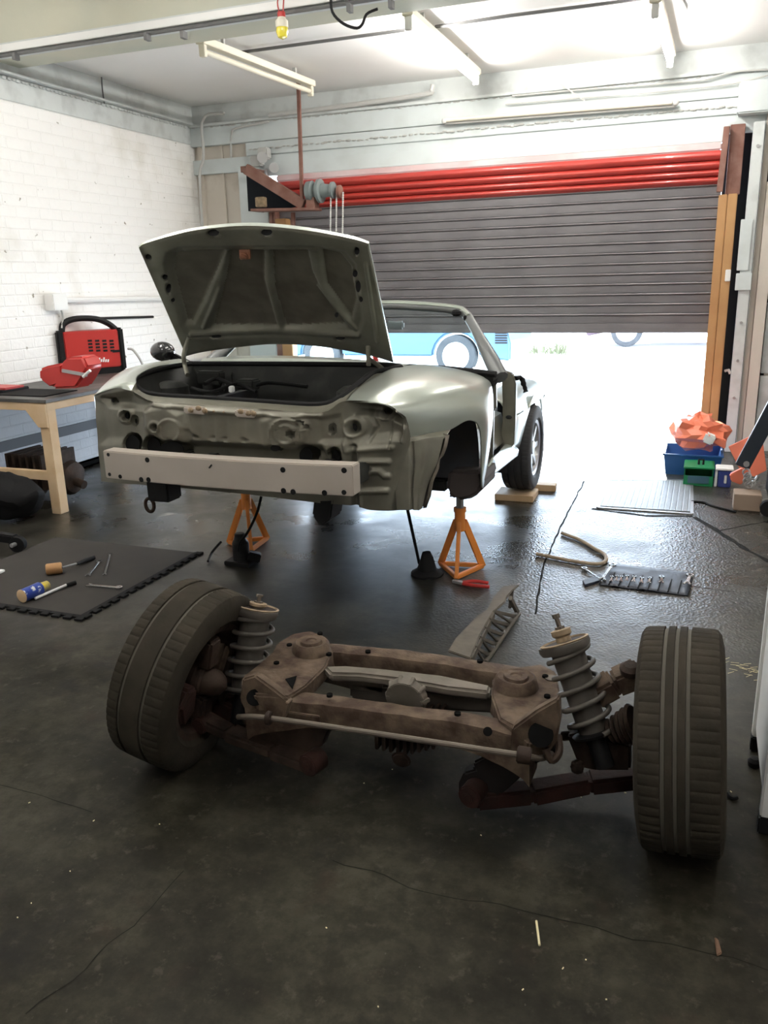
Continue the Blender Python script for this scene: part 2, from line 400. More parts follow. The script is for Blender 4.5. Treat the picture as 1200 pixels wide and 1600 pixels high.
def cr(p, t):
    """Catmull-Rom through a list of points, t in 0..1"""
    n = len(p)-1; x = min(max(t, 0), 1)*n; i = min(int(x), n-1); f = x-i
    a, b, c, d = p[max(i-1, 0)], p[i], p[i+1], p[min(i+2, n)]
    return .5*((2*b)+(c-a)*f+(2*a-5*b+4*c-d)*f*f+(3*b-a-3*c+d)*f**3)
def spline(pts, n): 
    pts = [V(p) for p in pts]; return [cr(pts, i/(n-1)) for i in range(n)]
def lerp_poly(p, t):
    n = len(p)-1; x = min(max(t, 0), 1)*n; i = min(int(x), n-1); f = x-i
    return V(p[i])*(1-f)+V(p[i+1])*f
def surf(cols, nu, nv):
    """cols: list of columns, each a list of 3d points -> dense grid rows"""
    dense = [[cr([V(p) for p in c], j/(nv-1)) for j in range(nv)] for c in cols]
    return [[cr([d[j] for d in dense], i/(nu-1)) for j in range(nv)] for i in range(nu)]
def sstep(a, b, x):
    t = min(max((x-a)/(b-a), 0), 1); return t*t*(3-2*t)
def seg_d(x, y, a, b):
    ax, ay, bx, by = *a, *b; dx, dy = bx-ax, by-ay; L = dx*dx+dy*dy
    t = 0 if L == 0 else min(max(((x-ax)*dx+(y-ay)*dy)/L, 0), 1)
    return math.hypot(x-ax-t*dx, y-ay-t*dy)
def poly_sd(x, y, poly):
    d = 1e9; ins = False; n = len(poly)
    for i in range(n):
        a, b = poly[i], poly[(i+1) % n]; d = min(d, seg_d(x, y, a, b))
        if (a[1] > y) != (b[1] > y) and x < (b[0]-a[0])*(y-a[1])/(b[1]-a[1])+a[0]: ins = not ins
    return -d if ins else d
def struct(mb, name, m_, parent=None, **k):
    o = mb.build(name, m_, parent, **k); o['kind'] = 'structure'; return o

# ================================================================== the room
YW, XL, CZ = 7.4, -4.75, 3.08
FB_Y = 4.95                                   # the big beam crossing over the car
XR = 2.6; YB = -3.2
fm = MB(); nx, ny = 2, 2
fm.mm((XL-.3, YB-.3, -.12), (XR+.3, YW+.35, 0))
floor = struct(fm, 'floor', 'floor')
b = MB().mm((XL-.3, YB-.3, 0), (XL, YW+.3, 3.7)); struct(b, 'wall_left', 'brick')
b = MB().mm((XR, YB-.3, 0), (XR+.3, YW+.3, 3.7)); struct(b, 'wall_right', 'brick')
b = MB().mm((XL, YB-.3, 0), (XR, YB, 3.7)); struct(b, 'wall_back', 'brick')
b = MB().mm((XL, FB_Y+.25, CZ), (XR, YW+.3, CZ+.15)); b.mm((XL, YB, 3.42), (XR, FB_Y, 3.57)); struct(b, 'ceiling', 'ceiling')
# front (door) wall: pier left of the opening, wall right of it, lintel over
DL, DR = -3.93, 0.055
b = MB().mm((XL, YW+.02, 0), (-4.13, YW+.3, CZ)).mm((.50, YW+.02, 0), (XR, YW+.3, CZ)).mm((-4.13, YW+.05, 2.62), (.5, YW+.3, CZ)); struct(b, 'wall_front', 'beige')
# steel over the door: lintel boards
b = MB().mm((XL, YW-.03, 2.47), (.35, YW+.05, 2.60)).mm((XL, YW-.05, 2.72), (XR, YW+.05, 2.885))
b.mm((-4.15, YW-.045, 2.60), (.33, YW+.04, 2.715))
struct(b, 'trim_1', 'lintel', bevel=.004)
b = MB().mm((XL, YW-.09, 2.885), (XR, YW+.05, 2.905)).mm((XL, YW-.012, 2.905), (XR, YW+.05, CZ)); struct(b, 'trim_2', 'steel_white', bevel=.003)
# lumpy mortar/weld lines along the lintel
b = MB()
for z0, xa in ((2.655, -4.1), (2.885, -4.7)):
    x = xa
    while x < .3:
        b.sphere((x, YW-.05, z0+random.uniform(-.006, .006)), random.uniform(.010, .018), 8, (1.6, .6, .6)); x += random.uniform(.025, .06)
struct(b, 'trim_3', 'conduit')
# left wall steel channel
b = MB().mm((XL, FB_Y, 2.90), (XL+.08, YW, 2.915)).mm((XL, FB_Y, 2.915), (XL+.02, YW, CZ)).mm((XL, FB_Y-.05, 2.74), (XL+.012, YW, 2.90))
struct(b, 'trim_4', 'steel_white', bevel=.003)
b = MB(); y = FB_Y
while y < YW-.1:
    b.sphere((XL+.02, y, 2.885), random.uniform(.010, .016), 8, (.7, 1.5, .9)); y += random.uniform(.03, .06)
struct(b, 'trim_5', 'steel_white')
# big beam
b = MB().mm((XL, FB_Y-.02, 2.975), (XR, FB_Y+.25, 3.5)); struct(b, 'trim_6', 'cream', bevel=.006)
b = MB().mm((XL, FB_Y-.07, 2.965), (XR, FB_Y-.021, 3.005)).mm((XL, FB_Y-.055, 3.005), (XR, FB_Y-.021, 3.055)); struct(b, 'trim_7', 'steel_white', bevel=.003)

# cracks, joints and the drain channel in the floor (parts of the floor)
M['joint'] = mat('dusty floor joint', (0.0075, 0.0068, 0.0052), 0.85, spec=.15)
def floor_strip(name, pts, wd, wob=.008, mname='joint', h=.0012):
    pw = [P(x, y, Z=0) for x, y in pts]; dense = []
    for a, c in zip(pw[:-1], pw[1:]):
        k = max(2, int((c-a).length/.035))
        dense += [a.lerp(c, i/k) for i in range(k)]
    dense.append(pw[-1]); top, bot = [], []
    for i, p in enumerate(dense):
        d = (dense[min(i+1, len(dense)-1)]-dense[max(i-1, 0)]).normalized(); nrm = V((-d.y, d.x, 0))
        o_ = nrm*noise.noise(p*9)*wob; hw = wd/2*(.65+.5*noise.noise(p*13+V((5, 1, 2))))
        top.append(p+o_+nrm*hw+V((0, 0, h))); bot.append(p+o_-nrm*hw+V((0, 0, h)))
    mb = MB(); mb.grid([top, bot]); return mb.build(name, mname, floor, smooth=0)
floor_strip('floor_joint', [(913, 752), (880, 815), (850, 881), (835, 960)], .014)
floor_strip('floor_joint', [(925, 795), (1010, 806), (1082, 807)], .05, .01)
floor_strip('drain_channel', [(1085, 808), (1125, 832), (1160, 855), (1230, 893)], .045, .006)
floor_strip('floor_crack', [(1122, 830), (1160, 822), (1215, 812)], .016)
floor_strip('floor_crack', [(0, 1226), (70, 1245), (145, 1270)], .004)
floor_strip('floor_crack', [(278, 1360), (240, 1420), (215, 1450), (150, 1495), (40, 1585)], .0035, .03)
floor_strip('floor_crack', [(520, 1345), (640, 1385), (830, 1430), (960, 1456), (1080, 1482), (1210, 1520)], .004, .025)
floor_strip('floor_crack', [(940, 875), (1000, 905), (1060, 912), (1150, 925)], .006, .02)
# hatch plate in floor
t = thing('hatch_cover', 'square checker plate steel hatch cover set in the floor near the door', 'hatch', (-.28, 5.6, 0))
b = MB().prism([P(937, 792, Z=0), P(1079, 801, Z=0), P(1079, 752, Z=0), P(953, 752, Z=0)], (0, 0, .008)); b.build('plate', 'plate', t, bevel=.002)
b = MB()
q = [P(934, 793, Z=.004), P(1081, 803, Z=.004), P(1081, 750, Z=.004), P(951, 750, Z=.004)]
for i in range(4): b.beam(q[i], q[(i+1) % 4], .02, .008)
b.build('frame', 'steel', t)

# ------------------------------------------------------------------ roller shutter
ZB = .985
door = MB()
rows = []
zs = ZB
pts = []
pitch_ = .082
z = ZB+.06
pts += [(YW-.055, ZB), (YW-.055, ZB+.055), (YW-.035, ZB+.06)]
while z < 2.12:
    pts += [(YW-.040, z+.002), (YW-.044, z+.030), (YW-.044, z+.058), (YW-.040, z+.062), (YW-.052, z+.065), (YW-.057, z+.071), (YW-.052, z+.077), (YW-.036, z+.079)]; z += pitch_
door.grid([[(x, y_, z_) for (y_, z_) in pts] for x in (DL, DR)])
d1 = struct(door, 'door_1', 'slat', smooth=30)
b = MB(); pts = []
z = 2.11
pts = [(YW-.05, 2.10)]
for k in range(4):
    hh = (.052, .052, .062, .07)[k]
    for i in range(9):
        a = i/8; pts.append((YW-.055-.03*math.sin(PI*a)**.8-.012*k, z+a*hh))
    z += hh
b.grid([[(x, y_, z_) for (y_, z_) in pts] for x in (-3.82, DR-.02)]); b.build('red_roll', 'red', d1, smooth=40)
b = MB().mm((-3.82, YW-.10, z), (DR-.02, YW-.03, z+.058)); b.build('fascia_strip', 'pink', d1, bevel=.01)
MB().mm((-3.95, YW-.075, z+.06), (DR+.02, YW-.035, 2.53)).build('header_board', 'lintel', d1, bevel=.004)
b = MB().mm((DL, YW-.062, ZB-.02), (DR, YW-.04, ZB+.01)); b.build('bottom_bar', 'slat', d1, bevel=.003)
# right jamb: brown guide, timber posts, grey steel post
b = MB().beam(P(1136, 198, Y=7.26), P(1124, 300, Y=7.26), .045, .05, (0, 1, 0)); b.mm((.085, 7.30, 2.02), (.19, 7.36, 2.52))
b.build('guide_channel', 'rust_red', d1, bevel=.003)
# timber posts
def post(name, x0, x1, y0, y1, z0, z1, m_, lab, cat='post'):
    b_ = MB().mm((x0, y0, z0), (x1, y1, z1)); o = b_.build(name, m_, bevel=.006); return tag(o, lab, cat)
tp = thing('door_post', 'orange-brown timber door post behind the orange-red bag', 'post', (.1, 7.3, 0))
MB().mm((.040, 7.26, 0), (.105, 7.36, 2.02)).build('narrow_board', 'wood', tp, bevel=.005)
MB().mm((.107, 7.24, 0), (.175, 7.36, 2.02)).build('wide_board', 'wood', tp, bevel=.005)
o = MB().mm((.135, 7.225, 1.37), (.175, 7.24, 1.46)).build('light_switch', 'white', bevel=.004); tag(o, 'small white switch plate fixed on the timber door post', 'switch')
b = MB().mm((.06, 7.44, 0), (.52, 7.5, 2.55)); struct(b, 'trim_8', 'dark_gap')  # dark filler plate added against a light leak; colour carries the recess shade
sp = thing('steel_post', 'grey painted steel post with bolts beside the timber door post', 'post', (.3, 7.3, 0))
MB().mm((.245, 7.26, 0), (.325, 7.36, 2.52)).build('column', 'steel_white', sp, bevel=.004)
MB().mm((.215, 7.245, 1.45), (.30, 7.262, 1.83)).mm((.215, 7.24, 1.30), (.33, 7.262, 1.43)).build('bracket_plate', 'lintel', sp, bevel=.003)
b = MB()
for z_ in (2.35, 1.40, 1.05, .75, .45): b.cyl((.285, 7.262, z_), (.285, 7.247, z_), .012, 10)
b.build('bolt', 'steel', sp)
struct(MB().mm((.335, 7.33, 0), (.375, 7.42, 2.6)).mm((.378, 7.30, 0), (.46, 7.42, 2.1)), 'trim_9', 'beige', bevel=.004)
for zz in (.55, 1.0, 1.62):
    pass
b = MB(); 
for k, (z0, z1) in enumerate(((0, .62), (.64, 1.2), (1.22, 1.9), (1.92, 2.5))): b.mm((.47, 7.36+.01*(k % 2), z0), (1.3, 7.42, z1))
struct(b, 'trim_10', 'steel_white', bevel=.004)
o = MB().tube([(.20, 7.33, .66), (.225, 7.31, .67), (.24, 7.31, .64)], .012).build('rag', 'paper'); tag(o, 'scrap of white paper wedged between timber and steel posts', 'paper')
# left jamb
lp = P(452, 548, Y=7.3)
tl = thing('door_post', 'orange timber door post below the rusty bracket, seen under the bonnet', 'post', (lp.x, 7.3, 0))
MB().mm((lp.x-.05, 7.25, 0), (lp.x+.06, 7.36, 2.02)).build('board', 'wood', tl, bevel=.005)
MB().mm((lp.x-.12, 7.27, 0), (lp.x-.052, 7.36, 2.2)).build('guide_channel', 'rust_red', tl, bevel=.003)
struct(MB().mm((-4.22, 7.30, 0), (lp.x-.14, 7.42, 2.47)), 'trim_11', 'lintel', bevel=.004)
b = MB().mm((-4.45, 7.395, 0), (-4.43, 7.42, 2.72)).mm((-4.70, 7.39, 0), (-4.66, 7.42, 2.72)); struct(b, 'trim_12', 'beige')

# ------------------------------------------------------------------ ceiling things
def fluoro(label, x, y0, y1, z, lit, dx=0, group='ceiling fluorescent fittings', twin=False):
    L = y1-y0
    t = thing('fluorescent_light', label, 'ceiling light', (x, y0, z), math.atan2(-dx, L), group)
    b = MB().mm((-.035, 0, .0), (.035, L, .045)); b.build('lamp_body', 'tube_off', t, bevel=.004, world=False)
    b = MB()
    for yy in (.03, L-.03): b.mm((-.022, yy-.018, -.075), (.022, yy+.018, 0))
    b.build('tube_holder', 'white' if lit else 'tube_off', t, bevel=.004, world=False)
    b = MB().cyl((0, .05, -.040), (0, L-.05, -.040), .019, 12); b.build('tube', 'tube_on' if lit else 'tube_off', t, world=False)
    b = MB()
    for yy in (L*.18, L*.82): b.mm((-.012, yy-.01, .045), (.012, yy+.01, CZ-z if z < CZ else .05))
    b.build('hanger', 'conduit', t, world=False)
    return t
fa, fb_ = P(312, 68, Z=2.99), P(488, 136, Z=2.99)
fluoro('ivory unlit fluorescent fitting above the raised bonnet and rusty hanger rod', fa.x, fa.y, fb_.y, 2.99, False, fb_.x-fa.x)
fa, fb_ = P(636, 24, Z=2.99), P(745, 118, Z=2.99)
fluoro('lit fluorescent fitting in the middle of the ceiling bay', fa.x, fa.y, fb_.y, 2.99, True, fb_.x-fa.x)
fa, fb_ = P(1024, 4, Z=2.99), P(1048, 90, Z=2.99)
fluoro('lit fluorescent fitting nearest the timber door post', fa.x, fa.y, fb_.y, 2.99, True, fb_.x-fa.x)
# the same fittings carry on over the near half of the garage
for i, (x, y) in enumerate(((-3.6, 2.2), (-1.6, 2.2), (.6, 2.2), (-3.0, -.9), (0.4, -.9))):
    fluoro(('lit fluorescent fitting behind the cream beam above the left wall tools', 'lit fluorescent fitting behind the cream beam above the car nose', 'lit fluorescent fitting on the near ceiling above the axle\'s straight tyre', 'lit fluorescent fitting at the back of the garage nearest the brick wall with stripe', 'lit fluorescent fitting at the back of the garage away from the bench')[i], x, y, y+1.55, 3.30, True)
# conduits across the ceiling
def pipe(name, pts, r, m_, label, cat='pipe', n=8, sm=0):
    pts = [V(p) for p in pts]
    if sm: pts = spline(pts, sm)
    o = MB().tube(pts, r, n).build(name, m_); return tag(o, label, cat)
pipe('conduit', [P(375, 82, Z=3.055), P(500, 65, Z=3.055), P(633, 47, Z=3.055)], .011, 'conduit_dark', 'thin dark conduit on the ceiling between left and middle light fittings')
pipe('conduit', [P(680, 42, Z=3.055), P(800, 24, Z=3.055), P(1020, -4, Z=3.055)], .011, 'conduit_dark', 'thin dark conduit on the ceiling from middle light fitting rightward')
b = MB()
# beam cable tray and clips
tr = thing('cable_trunking', 'white strip of trunking running along the ceiling beam flange', 'trunking', (-2, FB_Y-.1, 3.0))
MB().mm((XL, FB_Y-.105, 2.985), (XR, FB_Y-.072, 3.03)).build('channel', 'white', tr, bevel=.003)
b = MB()
for x, y in ((22, 88), (228, 57), (285, 54), (545, 12), (610, 6)):
    p = P(x, y, Y=FB_Y-.11); b.mm((p.x-.012, FB_Y-.118, p.z-.02), (p.x+.012, FB_Y-.072, p.z+.02))
b.build('clip', 'conduit_dark', tr)
MB().tube([(XL, FB_Y-.085, 2.968), (XR, FB_Y-.085, 2.968)], .012, 8).build('conduit', 'conduit_dark', tr)
# pendant bulb
c0 = P(441, 50, Y=4.78)
t = thing('pendant_bulb', 'yellow bulb in a white holder hanging on red wires', 'light bulb', c0)
MB().lathe([(0, .0), (.012, .026), (.04, .036), (.062, .033)], c0+V((0, 0, -.04)), (0, 0, 1), 16).build('bulb', 'yellow', t)
MB().lathe([(0, .037), (.035, .037), (.045, .025), (.06, .022)], c0+V((0, 0, .022)), (0, 0, 1), 16).build('lamp_holder', 'tube_off', t)
MB().lathe([(0, .024), (.028, .022)], c0+V((0, 0, .075)), (0, 0, 1), 12).build('cap', 'red_plain', t)
b = MB(); 
for s in (-1, 1): b.tube(spline([c0+V((s*.012, 0, .10)), c0+V((s*.02, 0, .16)), c0+V((.02+s*.012, .01, .23)), c0+V((.03, .03, .36)), c0+V((.03, .16, .5))], 14), .004, 6)
b.build('wire', 'red_plain', t)
# looped black cable at the beam
pts = [P(517, -8, Y=4.80), P(519, 18, Y=4.80), P(535, 36, Y=4.80), P(556, 44, Y=4.80), P(566, 38, Y=4.80), P(573, 22, Y=4.80), P(590, 14, Y=4.80)]
pipe('cable_loop', pts, .008, 'black', 'short loop of black cable hanging below the ceiling beam', 'cable', sm=24)
# wall corner conduit
pts = [P(350, 177, Y=7.30), P(325, 179, Y=7.30), P(317, 188, Y=7.30), P(315, 200, Y=7.30), P(318, 245, Y=7.30), P(312, 275, Y=7.30), P(316, 355, Y=7.30)]
pipe('conduit', pts, .014, 'conduit', 'pale bent conduit dropping down the corner by the beige pier', sm=30)
pipe('conduit', [P(420, 190, Y=7.30), P(370, 200, Y=7.31), P(362, 210, Y=7.34), P(361, 240, Y=7.385), P(362, 250, Y=7.385)], .010, 'conduit', 'thin pale conduit bending down onto the beige pier', sm=20)
pipe('conduit', [P(420, 180, Y=7.29), P(520, 168, Y=7.29), P(660, 148, Y=7.29), P(673, 142, Y=7.29), P(676, 132, Y=7.29)], .020, 'conduit', 'thick grey conduit along the steel beam above the shutter', sm=30)
pts = [P(800, 150, Y=7.31), P(900, 141, Y=7.31), P(1080, 127, Y=7.31), P(1110, 122, Y=7.31), P(1150, 112, Y=7.31), P(1215, 108, Y=7.31)]
pipe('cable', pts, .007, 'conduit', 'upper grey cable clipped along the steel above the lintel tube', 'cable', sm=30)
pts = [P(790, 163, Y=7.31), P(920, 152, Y=7.31), P(1020, 144, Y=7.31), P(1110, 135, Y=7.31), P(1160, 128, Y=7.31), P(1215, 113, Y=7.31)]
pipe('cable', pts, .006, 'conduit', 'lower thin grey cable below the upper one on lintel', 'cable', sm=30)
t = thing('fluorescent_light', 'long ivory tube fitting fixed flat on the lintel above the shutter', 'ceiling light', P(870, 175, Y=7.30))
MB().beam(P(695, 190, Y=7.31), P(1055, 162, Y=7.31), .05, .028, (0, 1, 0)).build('lamp_body', 'conduit', t, bevel=.003)
MB().cyl(P(695, 188, Y=7.28), P(1050, 160, Y=7.28), .016, 12).build('tube', 'tube_off', t)
b = MB().sphere(P(694, 189, Y=7.28), .024, 10).sphere(P(1056, 160, Y=7.28), .026, 10); b.build('tube_holder', 'conduit', t)
o = MB().beam(P(876, 131, Y=7.30), P(913, 157, Y=7.30), .010, .01).build('loose_strap', 'conduit'); tag(o, 'thin grey metal strap hanging slanted across the lintel', 'strap')
o = MB().beam(P(1060, -10, Z=3.03), P(1071, 12, Z=3.03), .03, .03).build('ceiling_hook', 'conduit_dark'); tag(o, 'small dark bracket on the ceiling beside the last lit fitting', 'bracket')
b = MB().mm((.12, 7.22, 2.58), (XR, 7.36, 2.80)); struct(b, 'trim_13', 'lintel', bevel=.01)
# thin hanger on left wall
pipe('wire_hook', [P(158, 112, X=XL+.05), P(160, 140, X=XL+.05), P(163, 162, X=XL+.05)], .006, 'conduit_dark', 'thin grey wire hanging from the left wall channel', 'wire')

# ------------------------------------------------------------------ shutter drive bracket
YH = 6.95
t = thing('shutter_bracket', 'rusty red angle iron bracket carrying the shutter gear motor and hanging chains', 'bracket', P(450, 325, Y=YH))
a = [P(398, 329, Y=YH), P(497, 327, Y=YH)]
MB().beam(a[0], a[1], .16, .022).build('shelf_angle', 'rust_red', t, bevel=.003)
MB().beam(P(385, 264, Y=YH), P(475, 320, Y=YH), .09, .055, (0, 1, 0)).build('brace', 'rust_red', t, bevel=.003)
MB().prism([P(384, 258, Y=YH+.12), P(388, 330, Y=YH+.12), P(410, 332, Y=YH+.12), P(470, 322, Y=YH+.12)], (0, .012, 0)).build('gusset_plate', 'dark_gap', t)
rt = P(467, 148, Y=YH-.02); rt.z = CZ; MB().beam((P(385, 264, Y=YH)+V((-.035, 0, 0))), (P(385, 264, Y=YH)+V((-.035, .42, 0))), .05, .05).build('wall_arm', 'rust_red', t)
MB().beam(rt, P(472, 312, Y=YH-.02), .028, .028, (0, 1, 0)).build('hanger_rod', 'rust_red', t, bevel=.002)
MB().beam(P(424, 332, Y=YH+.1), P(424, 352, Y=YH+.1), .03, .03, (0, 1, 0)).beam(P(458, 332, Y=YH+.1), P(458, 356, Y=YH+.1), .03, .03, (0, 1, 0)).build('leg', 'rust_red', t)
o = MB().box(P(408, 316, Y=YH-.05), (.085, .07, .085)).build('wooden_block', 'dust_tan', bevel=.006); tag(o, 'small tan block sitting on the rusty bracket shelf', 'block')
tb = t
a, c = P(478, 300, Y=YH), P(520, 300, Y=YH)
MB().lathe([(0, .03), (.02, .085), (.07, .09), (.09, .06), (.12, .065), (.125, .1), (.15, .1), (.155, .06), (.24, .05), (.25, .07), (.27, .07), (.28, .0)], a, (1, 0, 0), 20).build('gearbox', mat('blue-grey cast iron', (.16, .19, .19), .5), t)
MB().mm((a.x+.02, YH-.05, a.z-.135), (a.x+.10, YH+.05, a.z-.05)).build('mounting_foot', 'rust_red', t)
MB().lathe([(0, .02), (.01, .055), (.035, .055), (.045, .02)], P(527, 300, Y=YH), (1, 0, 0), 16).build('chain_wheel', 'rust_red', t)
b = MB()
for x0, x1 in ((517, 516), (526, 525), (536, 535)):
    p0, p1 = P(x0, 300, Y=YH-.02), P(x1, 372, Y=YH-.02); k = 66
    b.tube([p0.lerp(p1, i/k) for i in range(k+1)], [(.004, .008, .008)[i % 3] for i in range(k+1)], 6)
b.build('chain', 'conduit', t)
t = thing('motor_switch_box', 'grey pipe joint and switch box above the rusty bracket', 'switch box', P(417, 248, Y=7.2))
MB().box(P(413, 240, Y=7.29), (.10, .10, .10)).box(P(402, 252, Y=7.29), (.11, .09, .09)).build('box', 'conduit', t, bevel=.012)
MB().cyl(P(428, 262, Y=7.21), P(428, 262, Y=7.33), .045, 16).cyl(P(410, 246, Y=7.20), P(410, 246, Y=7.25), .05, 16).build('knob', 'steel', t)

# ------------------------------------------------------------------ left wall things
p = P(87, 472, X=XL+.04)
tag(MB().box((XL+.045, p.y, p.z), (.09, .16, .125)).build('junction_box', 'white', bevel=.006), 'white square junction box on the brick wall above the welder', 'junction box')
pipe('conduit', [(XL+.03, p.y+.08, p.z+.01), (XL+.03, 7.0, p.z-.02)], .022, 'white', 'white trunking on the brick wall right of the junction box')
pipe('cable', [(XL+.03, p.y+.06, p.z-.06), (XL+.03, p.y+.07, p.z-.12), (XL+.03, p.y+.05, p.z-.17), (XL+.03, p.y+.04, p.z-.2)], .007, 'conduit', 'thin grey cable dropping from the wall junction box', 'cable', sm=14)
a, c = P(104, 499, X=XL+.012), P(239, 495, X=XL+.012)
pipe('metal_bar', [a, c], .011, 'black', 'long thin black bar lying level along the brick wall', 'bar')
struct(MB().mm((XL, YB, .30), (XL+.012, YW, .375)), 'baseboard_left', mat('dark grey wall stripe', (.05, .055, .065), .6))
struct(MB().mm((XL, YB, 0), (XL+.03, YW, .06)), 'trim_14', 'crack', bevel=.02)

# bench
BX0, BX1, BY0, BY1, BZ = XL+.02, -3.90, 4.12, 5.75, .765
t = thing('workbench', 'pale timber workbench with a dark top against the brick wall', 'workbench', (-4.3, 4.9, 0))
MB().mm((BX0, BY0-.01, BZ-.022), (BX1+.01, BY1, BZ)).build('worktop', mat('grimy dark worktop', (.05, .048, .045), .5, col2=(.16, .15, .14), scale=3, lo=.5, hi=.7), t, bevel=.003)
MB().mm((BX0, BY0, BZ-.075), (BX1, BY0+.045, BZ-.023)).mm((BX1-.045, BY0+.045, BZ-.075), (BX1, BY1, BZ-.023)).build('apron', 'wood_pale', t, bevel=.003)
for x, y in ((BX1-.075, BY0), (BX1-.075, BY1-.08), (BX0+.02, BY0), (BX0+.02, BY1-.08)):
    MB().mm((x, y, 0), (x+.075, y+.08, BZ-.023)).build('leg', 'wood_pale', t, bevel=.004)
b = MB().mm((BX1-.19, BY0-.012, BZ-.15), (BX1, BY0, BZ-.075)); b = MB().prism([(BX1-.16, BY0-.012, BZ-.075), (BX1-.075, BY0-.012, BZ-.18), (BX1+.0, BY0-.012, BZ-.18), (BX1+.0, BY0-.012, BZ-.03), (BX1-.16, BY0-.012, BZ-.03)], (0, .012, 0))
b.build('gusset', 'wood_pale', t)
MB().mm((BX0, BY0+.01, .225), (BX1-.075, BY0+.05, .285)).build('rail', 'wood_pale', t, bevel=.003)
# welder
wL, wR = P(97, 590, Z=BZ), P(199, 581, Z=BZ)
WLEN = (wR-wL).length; wc = (wL+wR)/2; wrot = math.atan2(wR.y-wL.y, wR.x-wL.x)
wcn = wc+V((-math.sin(wrot), math.cos(wrot), 0))*.11
t = thing('welding_machine', 'red and black portable welding machine on the workbench', 'welder', (wcn.x, wcn.y, BZ), wrot)
hx = WLEN/2; WH = P(150, 516, X=wc.x).z-BZ; kw = dict(world=False)
MB().mm((-hx+.05, -.11, .05), (hx-.04, .11, WH)).build('case', 'red_plain', t, bevel=.008, **kw)
MB().mm((-hx, -.118, .02), (-hx+.05, .118, WH+.012)).build('end_panel', 'black', t, bevel=.012, **kw)
MB().mm((hx-.042, -.118, .02), (hx, .118, WH+.012)).build('end_panel', 'black', t, bevel=.012, **kw)
MB().mm((-hx+.03, -.10, 0), (hx-.02, .10, .05)).build('base', 'black', t, bevel=.006, **kw)
MB().tube(spline([(-hx+.06, -.05, WH-.005), (-hx+.08, -.05, WH+.06), (-hx+.17, -.05, WH+.095), (-hx+.33, -.05, WH+.09), (-hx+.43, -.05, WH+.05), (hx-.04, -.05, WH)], 24), .024, 10).build('handle', 'black', t, **kw)
b = MB()
for k in range(4):
    x = -hx+.235+k*.058
    for j in range(4): b.mm((x, -.113, WH-.085-.026*j-.004*k), (x+.034, -.108, WH-.069-.026*j-.004*k))
b.build('vent_slot', 'black', t, **kw)
b = MB(); x = -hx+.21; sh = .25
for k, hgt in enumerate((.024, .036, .022, .036, .022, .032, .022, .036, .022, .022)):
    b.prism([(x, -.113, .11-.002*k), (x+.012, -.113, .11-.002*k), (x+.012+sh*hgt, -.113, .11-.002*k+hgt), (x+sh*hgt, -.113, .11-.002*k+hgt)], (0, .004, 0)); x += .018
b.build('letter', 'paper', t, **kw)
MB().mm((hx-.105, -.114, .165), (hx-.045, -.107, .185)).build('badge', 'black', t, **kw)
wr2 = P(202, 560, Z=BZ+.16)
pipe('power_cable', [P(200, 545, Y=wR.y), P(208, 547, Y=wR.y), P(218, 560, Y=wR.y), P(224, 572, Y=wR.y+.03), P(227, 576, Y=wR.y+.05)], .010, 'conduit', 'grey cable curving down from the welding machine', 'cable', sm=20)
# red bundle: cordless tool bag
YR = 4.32
t = thing('tool_bag', 'crumpled red tool bag with a grey strap in front of the welder', 'bag', P(100, 590, Y=YR))
b = MB()
b.prism([P(60, 577, Y=YR), P(72, 572, Y=YR), P(96, 567, Y=YR), P(98, 600, Y=YR), P(78, 606, Y=YR), P(60, 592, Y=YR)], (0, .14, 0))
b.prism([P(96, 566, Y=YR-.05), P(104, 558, Y=YR-.05), P(128, 557, Y=YR-.05), P(137, 575, Y=YR-.05), P(128, 592, Y=YR-.05), P(118, 607, Y=YR-.05), P(80, 608, Y=YR-.05), P(90, 590, Y=YR-.05)], (0, .16, 0))
b.build('body', 'red_plain', t, bevel=.016, seg=3)
MB().beam(P(97, 579, Y=YR-.055), P(136, 586, Y=YR-.055), .022, .012, (0, 1, 0)).build('strap', 'steel', t, bevel=.003)
MB().tube([P(130, 589, Y=YR-.06), P(136, 583, Y=YR-.06), P(141, 579, Y=YR-.06)], .010, 8).build('buckle', 'paper', t)
t = thing('red_lid', 'flat red and black lid lying on the bench away from the welder', 'lid', P(15, 600, Y=4.3))
p = P(10, 596, Y=4.4); MB().mm((p.x-.25, 4.3, BZ), (p.x+.05, 4.55, BZ+.022)).build('rim', 'black', t, bevel=.005)
MB().mm((p.x-.24, 4.32, BZ+.022), (p.x+.06, 4.5, BZ+.036)).build('top', 'red_plain', t, bevel=.005)
o = MB().mm((BX0+.3, 4.22, BZ), (BX1-.1, 4.54, BZ+.006)).build('rubber_sheet', 'rubber', bevel=.002); tag(o, 'thin dark rubber sheet spread under the tools on the bench', 'sheet')

# dark pile beneath the bench
t = thing('gearbox', 'dark oily gearbox casing lying under the workbench', 'gearbox', (-4.25, 4.45, 0))
b = MB(); b.lathe([(0, .06), (.02, .15), (.18, .16), (.22, .11), (.42, .09), (.46, .12), (.5, .10), (.52, .04)], (-4.55, 4.48, .175), (1, -.05, -.02), 18); b.jitter(.02, 9).build('casing', 'rust_dark', t)
b = MB()
for k in range(6): b.mm((-4.50+k*.06, 4.30, .10), (-4.48+k*.06, 4.63, .345))
b.build('rib', 'rust_dark', t)
MB().cyl((-4.10, 4.45, .16), (-3.96, 4.44, .12), .03, 12).build('output_shaft', 'rust_dark', t)
o = MB().sphere((-4.16, 3.93, .06), .22, 18, (1.3, .7, .7)).jitter(.075, 9).build('oily_rag', 'rubber', subd=1)
o.location.z = max(0, -min(v.co.z for v in o.data.vertices)); tag(o, 'heap of black oily rags beside the gearbox under the bench', 'rags')
